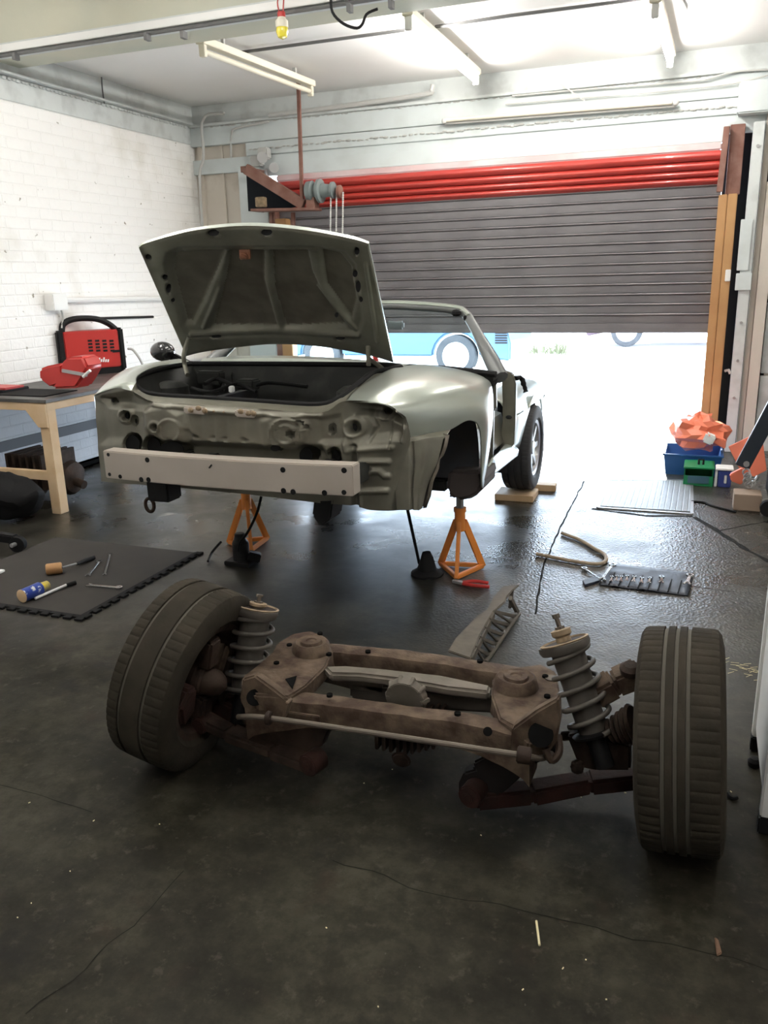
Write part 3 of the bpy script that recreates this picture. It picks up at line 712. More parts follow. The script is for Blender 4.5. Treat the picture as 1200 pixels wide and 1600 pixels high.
# trolley jack end with wheel
wp = P(28, 850, Z=.045)
t = thing('trolley_jack', 'black trolley jack end with a small castor near the workbench leg', 'jack', (wp.x, wp.y, 0))
MB().lathe([(-.02, .02), (-.02, .045), (.02, .045), (.02, .02)], (wp.x, wp.y, .045), (.35, -1, 0), 20).build('wheel', 'rubber', t)
MB().beam((wp.x-.02, wp.y+.01, .07), (wp.x-.6, wp.y-.02, .10), .05, .05).build('arm', 'black', t, bevel=.006)
MB().cyl((wp.x, wp.y-.05, .05), (wp.x, wp.y+.04, .05), .012, 10).build('axle', 'steel', t)

# ================================================================== the car body shell
CX = -1.80
car = thing('car', 'stripped silver-green two seat car shell with open bonnet on orange stands', 'car', (CX, 4.3, 0))
# ---- nose panel: pressed sheet with pockets, holes and ribs
NT = [(147, 617), (172, 606), (205, 611), (240, 628), (300, 631), (400, 638), (500, 645), (538, 627), (600, 631), (632, 652), (642, 682)]
NB = [(158, 752), (185, 755), (215, 757), (250, 760), (300, 764), (400, 774), (500, 786), (552, 790), (578, 797), (605, 798), (624, 797)]
NY = [3.02, 2.96, 2.92, 2.89, 2.87, 2.86, 2.87, 2.90, 2.93, 2.97, 3.05]
pits = [(173, 627, 5, 5, .03), (195, 650, 7, 8, .04), (209, 658, 5, 8, .03), (245, 667, 5, 5, .03),
        (458, 677, 6, 6, .03), (517, 672, 6, 9, .035), (551, 669, 8, 8, .04), (598, 646, 6, 7, .035), (469, 661, 5, 5, .02), (478, 667, 4, 4, .02),
        (206, 694, 14, 16, .07), (238, 698, 15, 17, .07), (268, 703, 22, 15, .06), (478, 712, 12, 15, .07), (521, 714, 12, 14, .07), (566, 618, 0, 0, 0),
        (308, 683, 4, 4, .012), (335, 684, 4, 4, .012), (354, 686, 4, 4, .012), (383, 687, 4, 4, .012), (430, 700, 9, 6, .03)]
pits = [p for p in pits if p[2] > 0]
pans = [([(292, 634), (405, 641), (412, 660), (408, 695), (320, 690), (288, 668)], -.014, 5),
        ([(225, 640), (262, 634), (284, 648), (289, 690), (245, 684), (228, 668)], -.018, 6),
        ([(410, 655), (430, 648), (470, 648), (482, 665), (470, 688), (430, 708), (412, 700)], -.020, 5),
        ([(545, 632), (598, 635), (628, 655), (630, 682), (560, 690), (540, 668)], .030, 10),
        ([(546, 629), (600, 633), (630, 654), (634, 666), (605, 652), (552, 646)], .045, 6), ([(160, 622), (205, 614), (236, 630), (228, 640), (170, 634)], .025, 6),
        ([(152, 628), (200, 622), (225, 650), (222, 690), (160, 690)], .012, 9),
        ([(250, 698), (300, 694), (410, 700), (500, 700), (520, 730), (250, 730)], .05, 8),
        ([(492, 655), (530, 650), (540, 690), (495, 692)], .018, 6)]
ribs = [([(565, 721), (607, 722)], 4, -.016), ([(563, 745), (572, 744), (582, 737), (594, 737), (602, 744), (608, 744)], 4, -.014), ([(566, 768), (606, 767)], 4, -.016),
        ([(560, 722), (562, 788)], 4, -.010), ([(538, 690), (541, 705), (612, 700)], 4, -.012), ([(552, 700), (556, 790)], 5, .02),
        ([(290, 640), (296, 660), (296, 692)], 3, .008), ([(335, 645), (335, 684)], 2.2, .005), ([(354, 646), (354, 685)], 2.2, .005), ([(383, 645), (383, 686)], 2.2, .005),
        ([(316, 645), (316, 684)], 2.2, .005), ([(240, 632), (290, 637), (300, 640), (410, 647), (500, 650)], 3, -.010), ([(608, 640), (608, 700)], 2, .008),
        ([(570, 640), (585, 668), (575, 690)], 3, .012), ([(620, 645), (634, 670), (630, 688)], 4, -.02)]
circs = [(450, 678, 24, 2.5, -.012), (450, 678, 14, 2, -.008), (551, 669, 13, 3, -.016), (598, 646, 10, 3, -.012), (195, 650, 10, 2.5, -.010), (268, 672, 17, 2, -.008), (245, 667, 8, 2, -.006)]
nrows = []
NU, NVV = 270, 90
for i in range(NU):
    u = i/(NU-1); row = []
    a = cr([V((*p, 0)) for p in NT], u); c = cr([V((*p, 0)) for p in NB], u); yb = cr([V((y, 0, 0)) for y in NY], u).x
    for j in range(NVV):
        v = j/(NVV-1); q = a.lerp(c, v); x, y = q.x, q.y; d = 0
        for (pl, dp, sf) in pans: d += dp*sstep(sf, -sf, poly_sd(x, y, pl))
        for (pl, wd, dp) in ribs:
            s_ = min(seg_d(x, y, pl[k], pl[k+1]) for k in range(len(pl)-1)); d += dp*sstep(wd*1.5, wd*.4, s_)
        for (cx_, cy_, rr, wd, dp) in circs: d += dp*sstep(wd*1.6, wd*.3, abs(math.hypot(x-cx_, y-cy_)-rr))
        for (cx_, cy_, rx, ry, dp) in pits: d += dp*sstep(1.12, .85, math.hypot((x-cx_)/rx, (y-cy_)/ry))
        d += .004*noise.noise(V((x*.03, y*.03, 2)))
        p = P(x, y, Y=yb+.03*sstep(0.0, 1.0, v)); p.y += d; row.append(p)
    nrows.append(row)
nose = MB().grid(nrows).build('nose_panel', 'primer', car, smooth=60)
# black plates painting in the shade inside the large openings
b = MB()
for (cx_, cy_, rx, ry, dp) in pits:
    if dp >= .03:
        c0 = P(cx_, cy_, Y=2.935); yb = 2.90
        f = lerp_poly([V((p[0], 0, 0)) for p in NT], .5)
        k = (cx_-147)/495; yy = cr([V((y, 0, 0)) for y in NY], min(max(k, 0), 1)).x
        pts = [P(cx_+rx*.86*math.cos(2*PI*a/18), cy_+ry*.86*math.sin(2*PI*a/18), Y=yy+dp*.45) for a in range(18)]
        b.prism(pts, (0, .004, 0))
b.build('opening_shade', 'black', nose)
# lamp bracket bosses with chalky bolts
b = MB()
for x, y in ((298, 641), (310, 638), (320, 642), (376, 643), (388, 646), (396, 646)): b.sphere(P(x, y, Y=2.828), .011, 10, (1.3, .7, 1))
for x, y in ((334, 643), (350, 644)): b.sphere(P(x, y, Y=2.842), .006, 8)
b.build('latch_bolt', 'dust_tan', nose)
b = MB()
for x0, x1, y in ((288, 322, 641), (368, 399, 646)): b.beam(P(x0, y-1, Y=2.838), P(x1, y+1, Y=2.838), .02, .030, (0, 0, 1))
b.build('latch_plate', 'alu', nose, bevel=.006)
# splash panel, right side of the photo
cols = [[P(612, 690, Y=3.02), P(615, 720, Y=3.02), P(617, 760, Y=3.02), P(620, 797, Y=3.02)],
        [P(640, 690, Y=3.05), P(642, 720, Y=3.045), P(640, 760, Y=3.04), P(640, 797, Y=3.035)],
        [P(668, 684, Y=3.10), P(666, 720, Y=3.09), P(658, 760, Y=3.07), P(654, 797, Y=3.06)],
        [P(694, 681, Y=3.17), P(684, 720, Y=3.14), P(668, 760, Y=3.11), P(660, 794, Y=3.09)]]
rows = surf(cols, 40, 40)
for i, r in enumerate(rows):
    for j, p in enumerate(r):
        u, v = i/39, j/39
        p.y += .012*sstep(.06, .0, abs(u-.35-.05*v)) - .010*math.exp(-((u-.62-.1*v)/.08)**2)*sstep(0, .3, v)
MB().grid(rows).build('splash_panel', 'primer', car, smooth=60, solid=.004)
edge = [P(697, 680, Y=3.17), P(693, 698, Y=3.155), P(688, 712, Y=3.145), P(682, 718, Y=3.14), P(681, 732, Y=3.13), P(672, 752, Y=3.11), P(668, 775, Y=3.10), P(661, 794, Y=3.09)]
b = MB(); e2 = [p+V((-.02, .035, .0)) for p in edge]; b.grid([edge, [p+V((.012, .01, 0)) for p in edge], e2]); b.build('splash_panel_flange', 'alu_dust', car, solid=.003)
# strip between fender line and splash panel
cols = [[P(636, 684, Y=3.06), P(640, 694, Y=3.07), P(640, 704, Y=3.06)], [P(665, 678, Y=3.15), P(668, 686, Y=3.13), P(668, 694, Y=3.11)], [P(704, 671, Y=3.27), P(700, 677, Y=3.22), P(696, 683, Y=3.175)]]
MB().grid(surf(cols, 24, 10)).build('fender_return', 'primer', car, smooth=60, solid=.003)

# ---- right-of-photo front wing
FC = [
 [P(540, 627, Y=2.95), P(572, 627, Y=2.925), P(606, 633, Y=2.94), P(632, 655, Y=3.02), P(641, 685, Y=3.08)],
 [P(553, 612, Y=3.08), P(598, 612, Y=3.06), P(640, 630, Y=3.07), P(660, 654, Y=3.12), P(668, 680, Y=3.17)],
 [P(582, 592, Y=3.30), P(632, 596, Y=3.24), P(680, 613, Y=3.24), P(698, 641, Y=3.26), P(702, 672, Y=3.29)],
 [P(615, 575, Y=3.60), P(672, 584, Y=3.50), P(717, 602, Y=3.45), P(733, 630, Y=3.44), P(734, 657, Y=3.44)],
 [P(655, 570, Y=3.85), P(705, 580, Y=3.70), P(744, 602, Y=3.62), P(757, 636, Y=3.59), P(751, 676, Y=3.56)],
 [P(695, 573, Y=3.98), P(735, 583, Y=3.84), P(761, 604, Y=3.74), P(766, 655, Y=3.68), P(753, 757, Y=3.62)],
 [P(735, 581, Y=4.05), P(757, 590, Y=3.95), P(769, 606, Y=3.88), P(770, 660, Y=3.81), P(757, 757, Y=3.72)]]
wing = MB().grid(surf(FC, 72, 40)).build('wing', 'silver', car, smooth=70, solid=.006)
# the other wing, mirrored about the car's centre line with its own outline
LC = [
 [P(213, 597, Y=2.98), P(196, 598, Y=2.95), P(178, 603, Y=2.95), P(157, 612, Y=2.99), P(147, 619, Y=3.02)],
 [P(216, 586, Y=3.12), P(200, 586, Y=3.08), P(184, 590, Y=3.08), P(166, 598, Y=3.10), P(152, 612, Y=3.14)],
 [P(240, 574, Y=3.42), P(222, 572, Y=3.36), P(205, 575, Y=3.36), P(189, 581, Y=3.38), P(172, 596, Y=3.42)],
 [P(272, 568, Y=3.70), P(254, 565, Y=3.64), P(238, 567, Y=3.64), P(222, 571, Y=3.66), P(208, 588, Y=3.70)],
 [P(300, 566, Y=3.95), P(284, 561, Y=3.9), P(268, 562, Y=3.9), P(254, 566, Y=3.92), P(240, 585, Y=3.95)]]
lw = [[p for p in c] for c in LC]
MB().grid(surf(lw, 48, 24)).build('wing', 'silver', car, smooth=70, solid=.006)
# side skin below the far wing so it is a closed body side
b = MB(); xs = -2.62
b.grid([[p, V((p.x-.02, p.y+.02, p.z-.12)), V((p.x+.01, p.y+.03, .70))] for p in [cr([V(c[-1]) for c in LC], k/10) for k in range(11)]]); b.build('wing_side', 'silver', car, smooth=60)
# upper lamp/slam corner on the far side
cols = [[P(205, 611, Y=2.93), P(209, 603, Y=2.95), P(213, 597, Y=2.98)], [P(190, 607, Y=2.94), P(190, 603, Y=2.94), P(196, 598, Y=2.95)], [P(172, 608, Y=2.95), P(174, 605, Y=2.95), P(178, 603, Y=2.95)], [P(147, 619, Y=3.02), P(150, 616, Y=3.0), P(157, 612, Y=2.99)]]
MB().grid(surf(cols, 16, 6)).build('wing_corner', 'silver', car, smooth=60)

# ---- engine bay
bay_rim = [P(300, 569, Y=3.80), P(255, 577, Y=3.55), P(215, 590, Y=3.15), P(212, 603, Y=3.02), P(228, 615, Y=2.98), P(260, 620, Y=2.965), P(330, 624, Y=2.96), P(420, 630, Y=2.96),
           P(500, 634, Y=2.97), P(532, 622, Y=3.03), P(556, 604, Y=3.22), P(582, 584, Y=3.5), P(606, 572, Y=3.72)]
# slam panel top between nose edge and seal
ntop = [cr([V((*p, 0)) for p in NT], .215+.49*k/24) for k in range(25)]
front_edge = []
for k, q in enumerate(ntop):
    u = .215+.49*k/24; front_edge.append(P(q.x, q.y, Y=cr([V((y, 0, 0)) for y in NY], u).x))
seal_edge = spline(bay_rim[3:10], 25)
MB().grid([front_edge, [a.lerp(c, .5)+V((0, 0, .008)) for a, c in zip(front_edge, seal_edge)], seal_edge]).build('slam_panel', 'primer', car, smooth=60)
cols = [[P(213, 597, Y=2.98), P(214, 604, Y=2.985), P(216, 610, Y=2.985)], [P(209, 603, Y=2.95), P(218, 613, Y=2.96), P(232, 619, Y=2.955)], [P(205, 611, Y=2.925), P(216, 622, Y=2.915), P(242, 629, Y=2.90)]]
MB().grid(surf(cols, 14, 14)).build('slam_panel_corner', 'primer', car, smooth=60)
cols = [[P(540, 627, Y=2.93), P(522, 634, Y=2.90), P(498, 645, Y=2.88)], [P(548, 616, Y=3.03), P(530, 625, Y=3.0), P(505, 636, Y=2.965)], [P(560, 604, Y=3.2), P(545, 612, Y=3.12), P(530, 622, Y=3.03)]]
MB().grid(surf(cols, 14, 14)).build('slam_panel_corner', 'primer', car, smooth=60)
# wing gutter on the near side
g0 = [P(540, 627, Y=2.94), P(553, 612, Y=3.08), P(582, 592, Y=3.30), P(615, 575, Y=3.60)]
g1 = [P(532, 622, Y=3.02), P(547, 609, Y=3.14), P(576, 589, Y=3.42), P(606, 573, Y=3.70)]
MB().grid([spline(g0, 14), [p+V((0, 0, -.015)) for p in spline([a.lerp(c, .5) for a, c in zip(g0, g1)], 14)], spline(g1, 14)]).build('wing_gutter', 'primer', car, smooth=60)
seal = spline(bay_rim+[bay_rim[0]], 90)
MB().tube([p+V((0, 0, .004)) for p in seal], .013, 8, caps=False).build('bay_seal', 'rubber', car)
# bay tub
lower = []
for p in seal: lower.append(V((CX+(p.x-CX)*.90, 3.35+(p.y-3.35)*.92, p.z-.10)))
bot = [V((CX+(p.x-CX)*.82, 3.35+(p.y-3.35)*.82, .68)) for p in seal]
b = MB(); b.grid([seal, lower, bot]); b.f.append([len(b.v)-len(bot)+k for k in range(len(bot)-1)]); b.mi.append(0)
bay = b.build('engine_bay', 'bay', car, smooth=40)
b = MB()
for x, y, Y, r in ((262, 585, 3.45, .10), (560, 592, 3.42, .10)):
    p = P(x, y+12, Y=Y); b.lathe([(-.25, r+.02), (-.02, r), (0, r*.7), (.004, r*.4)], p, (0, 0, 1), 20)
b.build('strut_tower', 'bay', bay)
b = MB()
b.tube(spline([P(320, 600, Y=3.5), P(340, 592, Y=3.6), P(380, 606, Y=3.5), P(420, 598, Y=3.6), P(480, 604, Y=3.6)], 24), .010, 8)
b.tube(spline([P(300, 606, Y=3.4), P(330, 612, Y=3.3), P(370, 600, Y=3.5), P(400, 612, Y=3.4)], 20), .008, 8)
b.tube(spline([P(345, 585, Y=3.75), P(350, 600, Y=3.7), P(346, 612, Y=3.5)], 12), .012, 8)
b.build('wiring_loom', 'rubber', bay)
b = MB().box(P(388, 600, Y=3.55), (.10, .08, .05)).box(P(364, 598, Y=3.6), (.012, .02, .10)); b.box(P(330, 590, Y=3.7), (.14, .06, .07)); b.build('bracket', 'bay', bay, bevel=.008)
MB().box(P(362, 608, Y=3.35), (.020, .03, .030)).build('pale_clip', 'paper', bay, bevel=.004)
# cowl panel behind the bay
c0 = [P(312, 565, Y=3.81), P(380, 560, Y=3.83), P(460, 560, Y=3.84), P(540, 564, Y=3.84), P(625, 573, Y=3.80)]
c1 = [P(318, 560, Y=3.94), P(380, 556, Y=3.98), P(460, 556, Y=3.99), P(540, 560, Y=3.98), P(640, 569, Y=3.93)]
MB().grid([[p+V((0, -.01, -.035)) for p in spline(c0, 30)], spline(c0, 30), spline(c1, 30)]).build('cowl_panel', 'silver', car, smooth=60)

# ---- bumper beam
b = MB(); xs0, xs1 = P(159, 727, Y=2.75).x, P(549, 755, Y=2.75).x
rows = []
for k in range(31):
    x = xs0+(xs1-xs0)*k/30; t_ = (k/30-.5)*2; y = 2.735+.03*t_*t_
    zt, zb = .785, .665
    rows.append([V((x, y+.075, zt)), V((x, y, zt)), V((x, y, zb)), V((x, y+.075, zb))])
b.grid([[r[(j) % 4] for j in (0, 1, 2, 3, 0)] for r in rows]); k = len(b.v)
b.f.append([0, 1, 2, 3]); b.f.append([k-5, k-4, k-3, k-2]); b.mi += [0, 0]
beam = b.build('bumper_beam', 'alu', car, smooth=30, bevel=.004)
b = MB()
for x, y, r in ((164, 712, .008), (166, 743, .008), (184, 746, .009), (219, 750, .011), (231, 750, .011), (229, 719, .011), (441.5, 734.5, .011), (534, 737, .011), (442.5, 767, .011), (457, 769, .011), (504.5, 771.5, .011), (534, 771.5, .010)):
    p = P(x, y, Y=2.74); tt = (p.x-xs0)/(xs1-xs0)*2-1; yy = 2.735+.03*tt*tt
    b.cyl((p.x, yy-.0015, p.z), (p.x, yy+.02, p.z), r, 16)
b.beam(P(327, 731, Y=2.735), P(331, 726, Y=2.735), .005, .006, (0, 1, 0))
b.build('bolt_hole', 'black', beam)  # black discs on the beam stand in for the shade inside holes
# bumper brackets (dark)
b = MB()
for x in (-2.03, -1.90, -1.36, -1.22): b.mm((x-.025, 2.81, .69), (x+.025, 2.98, .765))
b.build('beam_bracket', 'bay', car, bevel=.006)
# tow hook and hanging rail ends
b = MB().mm((-2.17, 2.80, .565), (-2.06, 2.90, .68)); b.build('chassis_rail_end', 'black', car, bevel=.008)
p = P(234, 789, Y=2.84); b = MB()
b.tube([p+V((.022*math.cos(a_*2*PI/16), 0, .03*math.sin(a_*2*PI/16))) for a_ in range(17)], .008, 8); b.build('tow_hook', 'rust_dark', car)
b = MB().prism([P(490, 780, Y=2.9), P(520, 780, Y=2.9), P(516, 812, Y=2.9), P(500, 824, Y=2.9), P(487, 806, Y=2.9)], (0, .12, 0)); b.build('chassis_rail_end', 'black', car, bevel=.008)
# long rails, floor pan and tunnel
b = MB()
for x in (-2.30, -1.25): b.mm((x-.05, 3.0, .64), (x+.05, 3.9, .74))
b.mm((-2.42, 3.75, .44), (-1.12, 6.1, .50)).mm((-1.90, 3.9, .50), (-1.68, 5.2, .72))
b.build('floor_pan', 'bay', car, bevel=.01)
# wheel arch liners (open outwards)
def arch(xi, xo, yc, zc, r, name):
    b_ = MB(); rows = []
    for k in range(25):
        a_ = math.radians(-15+(200 if zc > .5 else 220)*k/24); rows.append([V((xi, yc+r*.9*math.cos(a_), zc+r*.9*math.sin(a_))), V((xi, yc+r*math.cos(a_), zc+r*math.sin(a_))), V((xo-(.075*sstep(1.35, 1.9, a_) if xo > CX else 0), yc+r*math.cos(a_), zc+r*math.sin(a_)))])
    b_.grid(rows); return b_
b = arch(-1.42, -.955, 3.42, .60, .33, ''); b.mm((-1.46, 3.2, .60), (-1.42, 3.75, .93))
liner = mat('blue-black underseal', (.040, .044, .055), .6, col2=(.055, .05, .05), scale=8)
b.build('wheel_arch', liner, car, smooth=50)
b = arch(-2.18, -2.58, 3.40, .60, .31, ''); b.mm((-2.18, 3.2, .66), (-2.14, 3.75, .93)); b.build('wheel_arch', liner, car, smooth=50)
# rear of the arch: dark sill end coming down to the stand
b = MB().prism([P(700, 735, Y=3.66), P(752, 735, Y=3.66), P(757, 757, Y=3.66), P(749, 772, Y=3.66), P(735, 780, Y=3.66), P(712, 784, Y=3.66), P(704, 776, Y=3.66), P(695, 770, Y=3.66)], (0, .28, 0))
b.build('jacking_rail', mat('brown underseal', (.07, .055, .052), .7), car, bevel=.02, seg=3)

# ---- sill, door opening, rear body
sill = [P(753, 757, Y=3.74), P(756, 742, Y=3.80), P(766, 726, Y=3.84), P(770, 718, Y=3.86)]
sill_r = [P(809, 712, Y=4.78), P(810, 702, Y=4.80), P(800, 694, Y=4.82), P(790, 692, Y=4.84)]
rows = [[a.lerp(c, k/12) for a, c in zip(sill, sill_r)] for k in range(13)]
b = MB().grid([[cr(r, j/11) for j in range(12)] for r in rows]); b.build('sill', 'silver', car, smooth=60, solid=.01)
# inner sill and interior
b = MB().grid([[V((-1.06, y, .50)), V((-1.10, y, .66)), V((-1.16, y, .68)), V((-1.2, y, .50))] for y in (3.75, 4.2, 4.85)]); b.build('inner_sill', 'primer', car, smooth=40)
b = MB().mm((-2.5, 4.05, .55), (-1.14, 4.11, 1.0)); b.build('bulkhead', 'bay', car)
# door latch pillar (faces forward)
pil = [P(783, 578, Y=4.72), P(800, 584, Y=4.72), P(806, 600, Y=4.72), P(805, 660, Y=4.74), P(803, 696, Y=4.76), P(781, 706, Y=4.76), P(781, 690, Y=4.75), P(785, 660, Y=4.74), P(785, 625, Y=4.73)]
lp_ = MB().prism(pil, (0, .05, 0)).build('latch_pillar', 'primer', car, bevel=.006)
MB().sphere(P(795, 652, Y=4.735), .02, 10, (1, .4, .6)).build('striker', 'black', lp_)
# hinge pillar behind wing
b = MB().prism([P(764, 590, Y=4.08), P(775, 592, Y=4.08), P(776, 640, Y=4.05), P(772, 640, Y=4.05), P(770, 720, Y=4.05), P(758, 735, Y=4.05), P(762, 660, Y=4.05)], (-.02, .10, 0)); b.build('hinge_pillar', 'primer', car, bevel=.006)
# rear quarters, rear arch, boot
def quarter(s, name):
    XO = -1.015
    X0 = XO if s > 0 else 2*CX-XO
    cols = []
    for k in range(15):
        y = 4.78+1.45*k/14; tail = sstep(5.8, 6.25, y)
        zt = .74-.01*k/14-.05*tail; zb = .42+.12*tail
        dy = y-5.45
        if abs(dy) < .34: zb = max(zb, .35+math.sqrt(.34**2-dy*dy))
        inn = .12*tail+.03*sstep(4.95, 4.78, y)
        X = X0-s*inn
        cols.append([V((X-s*.22, y, zt+.02)), V((X-s*.06, y, zt)), V((X, y, zt-.10)), V((X+s*.01, y, max(zb+.02, .62))), V((X-s*(.02 if zb < .5 else 0), y, zb))])
    return MB().grid(surf(cols, 60, 18)).build(name, 'silver', car, smooth=60, solid=.006*s)
quarter(1, 'quarter_panel'); quarter(-1, 'quarter_panel')
b = MB().grid([[V((-1.21, 4.95, .76)), V((CX, 4.95, .78)), V((2*CX+1.21, 4.95, .76))], [V((-1.21, 5.6, .755)), V((CX, 5.6, .775)), V((2*CX+1.21, 5.6, .755))], [V((-1.3, 6.2, .71)), V((CX, 6.26, .72)), V((2*CX+1.3, 6.2, .71))], [V((-1.3, 6.22, .45)), V((CX, 6.28, .45)), V((2*CX+1.3, 6.22, .45))]])
b.build('boot', 'silver', car, smooth=60)
MB().mm((-2.5, 4.86, .5), (-1.14, 4.92, .74)).build('bulkhead', 'bay', car)
b = arch(-1.28, -1.045, 5.45, .35, .325, ''); b.build('wheel_arch', liner, car, smooth=50)
b = MB().tube(spline([P(806, 592, Y=4.75), P(814, 590, Y=4.78), P(818, 600, Y=4.78), P(822, 613, Y=4.78)], 12), [.012, .016]*6, 8).jitter(.008, 25); b.build('torn_seal', 'rubber', car)

# ---- windscreen
WT, WBk = 4.42, 4.04
fr_ = [P(782, 590, Y=WBk+.02), P(756, 540, Y=4.20), P(736, 503, Y=4.34), P(726, 490, Y=4.40), P(712, 484, Y=4.42), P(660, 479, Y=4.45), P(600, 477, Y=4.46), P(480, 478, Y=4.46), P(400, 482, Y=4.42)]
lt = V((2*CX-fr_[0].x, fr_[0].y, fr_[0].z)); l2 = V((2*CX-fr_[3].x, fr_[3].y, fr_[3].z)); l3 = V((2*CX-fr_[4].x, fr_[4].y, fr_[4].z))
mid = [V((2*CX-p.x, p.y, p.z)) for p in fr_[:6]][::-1]
path = fr_[:7]+mid
sp_ = spline(path, 80)
b = MB()
rows = []
for p in sp_: pass
b.tube(sp_, [.026+.014*sstep(1.20, 1.02, p.z) for p in sp_], 10); b.build('windscreen_frame', mat('dark grey windscreen frame', (.16, .165, .165), .4, metal=.3), car, smooth=50)
b = MB().tube([p+V((0, -.016, .016)) for p in sp_ if p.z > 1.24], .012, 8); b.build('header_trim', 'silver', car)
# rubber blobs at the header corner
b = MB().sphere(P(713, 489, Y=4.37), .022, 10, (1.3, 1, .9)).sphere(P(728, 497, Y=4.35), .016, 10); b.build('header_catch', 'rubber', car)
b = MB(); inner = [p.lerp(V((CX, 4.24, 1.13)), .03) for p in sp_]
bot_l, bot_r = inner[-1], inner[0]
k = len(inner); btm = [bot_r.lerp(bot_l, i/(k-1))+V((0, -.03*math.sin(PI*i/(k-1)), 0)) for i in range(k)]
b.grid([inner, [a.lerp(c, .5)+V((0, -.01, 0)) for a, c in zip(inner, btm)], btm]); b.build('windscreen', 'glass', car, smooth=60)
b = MB().tube(spline([P(596, 572, Y=3.99), P(690, 576, Y=4.02), P(775, 585, Y=4.02)], 14), .016, 8); b.build('windscreen_seal', 'rubber', car)
b = MB().prism([P(690, 573, Y=4.0), P(738, 578, Y=4.03), P(778, 590, Y=4.05), P(770, 600, Y=4.05), P(758, 590, Y=4.0), P(735, 582, Y=4.0)], (0, .03, -.02)); b.build('scuttle', 'bay', car)
b = MB().box(P(618, 508, Y=4.36), (.10, .03, .045)); b.build('cabin_mirror', 'steel', car, bevel=.01)
# door mirror on the far side
p = P(254, 549, Y=4.05)
b = MB(); b.sphere(p, .078, 20, (1.0, .7, .72)); b.build('door_mirror', 'black_gloss', car, smooth=80)
b = MB().beam(p+V((.03, .03, -.03)), p+V((.14, .06, -.09)), .05, .05); b.build('mirror_arm', 'black', car, bevel=.01)

# ---- bonnet, propped open
HT = [(217, 386), (232, 378), (300, 360), (385, 352), (470, 358), (545, 371), (576, 380)]
HBt = [(291, 556), (320, 549), (380, 541), (435, 537), (500, 541), (570, 553), (615, 566)]
HYt, HYb = 3.10, 3.75
nrm = (P(385, 352, Y=HYt)-P(440, 540, Y=HYb)).cross(V((1, 0, 0))).normalized()
if nrm.y < 0: nrm = -nrm
pock = [([(272, 398), (312, 392), (352, 392), (318, 470), (300, 505), (290, 505), (268, 425)], .030, 5),
        ([(358, 392), (412, 392), (412, 440), (432, 512), (330, 512), (345, 455)], .030, 5),
        ([(422, 392), (480, 392), (486, 425), (500, 455), (540, 510), (444, 512), (426, 455)], .030, 5),
        ([(500, 392), (530, 398), (548, 420), (556, 470), (548, 500), (508, 448)], .030, 5)]
frame_pk = [(262, 394), (280, 386), (500, 384), (540, 392), (556, 412), (568, 500), (560, 520), (300, 524), (285, 505), (258, 410)]
hpits = [(258, 432, 4, 4), (263.5, 449, 4, 8), (270.5, 468, 3, 3), (334, 363, 9, 5), (417, 362, 9, 5), (232, 400, 5, 4), (558, 391, 4, 6), (555, 427, 4, 5), (560, 447, 4, 9), (564.5, 467, 3, 4), (532, 527, 8, 3), (338, 525, 8, 2), (526, 491, 3, 4)]
deep = {}; hq = {}; hr = []; HU, HV = 200, 110; top_surf = []
ht3 = [V((*p, 0)) for p in HT]; hb3 = [V((*p, 0)) for p in HBt]
for i in range(HU):
    u = i/(HU-1); a = cr(ht3, u); c = cr(hb3, u); row = []; tr_ = []
    for j in range(HV):
        v = j/(HV-1); q = a.lerp(c, v); q.x -= 14*math.sin(PI*v)*(.5-abs(u-.5))*0; x, y = q.x, q.y
        bow = -7*math.sin(PI*v)*(1-2*u)*0
        base = P(x, y, Y=HYt+(HYb-HYt)*v); tr_.append(base+nrm*(.004+.006*math.sin(PI*u)))
        d = .012*sstep(4, -4, poly_sd(x, y, frame_pk))
        for pl, dp, sf in pock: d += dp*sstep(sf, -sf, poly_sd(x, y, pl))
        d -= .010*sstep(5, 1.5, min(seg_d(x, y, (300, 521), (345, 519)), seg_d(x, y, (345, 519), (430, 517)), seg_d(x, y, (430, 517), (560, 521))))
        d -= .008*sstep(4, 1.2, min(seg_d(x, y, (290, 391), (500, 389)), seg_d(x, y, (572, 410), (590, 530))))
        d -= .010*sstep(4, 1, min(seg_d(x, y, (344, 452), (318, 512)), seg_d(x, y, (494, 450), (556, 514))))
        for (cx_, cy_, rx, ry) in hpits: d += .022*sstep(1.15, .85, math.hypot((x-cx_)/rx, (y-cy_)/ry))
        e_ = min(u, 1-u, v, 1-v); d = d*sstep(0, .02, e_)+.006*sstep(.02, 0, e_)
        hq[(i, j)] = (x, y, base); deep[(i, j)] = d; row.append(base+nrm*(min(d, .033)*.9-.008))
    hr.append(row); top_surf.append([p+nrm*(.004+.022*min(1, 12*min(i, HU-1-i)/HU, 12*min(j_, HV-1-j_)/HV)) for j_, p in enumerate(tr_)])
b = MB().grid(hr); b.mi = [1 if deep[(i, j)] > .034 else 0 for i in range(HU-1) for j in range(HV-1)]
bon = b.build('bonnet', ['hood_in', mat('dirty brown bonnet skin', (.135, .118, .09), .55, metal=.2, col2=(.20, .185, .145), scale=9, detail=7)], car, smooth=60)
b = MB(); b.grid([[top_surf[i][j] for j in range(0, HV, 3)] for i in range(0, HU, 4)]+[[top_surf[-1][j] for j in range(0, HV, 3)]])
b.build('bonnet_skin', 'silver', bon, smooth=60)
rim_a = [hr[i][0] for i in range(HU)]+[hr[-1][j] for j in range(1, HV)]+[hr[i][-1] for i in range(HU-2, -1, -1)]+[hr[0][j] for j in range(HV-2, -1, -1)]
rim_b = [top_surf[i][0] for i in range(HU)]+[top_surf[-1][j] for j in range(1, HV)]+[top_surf[i][-1] for i in range(HU-2, -1, -1)]+[top_surf[0][j] for j in range(HV-2, -1, -1)]
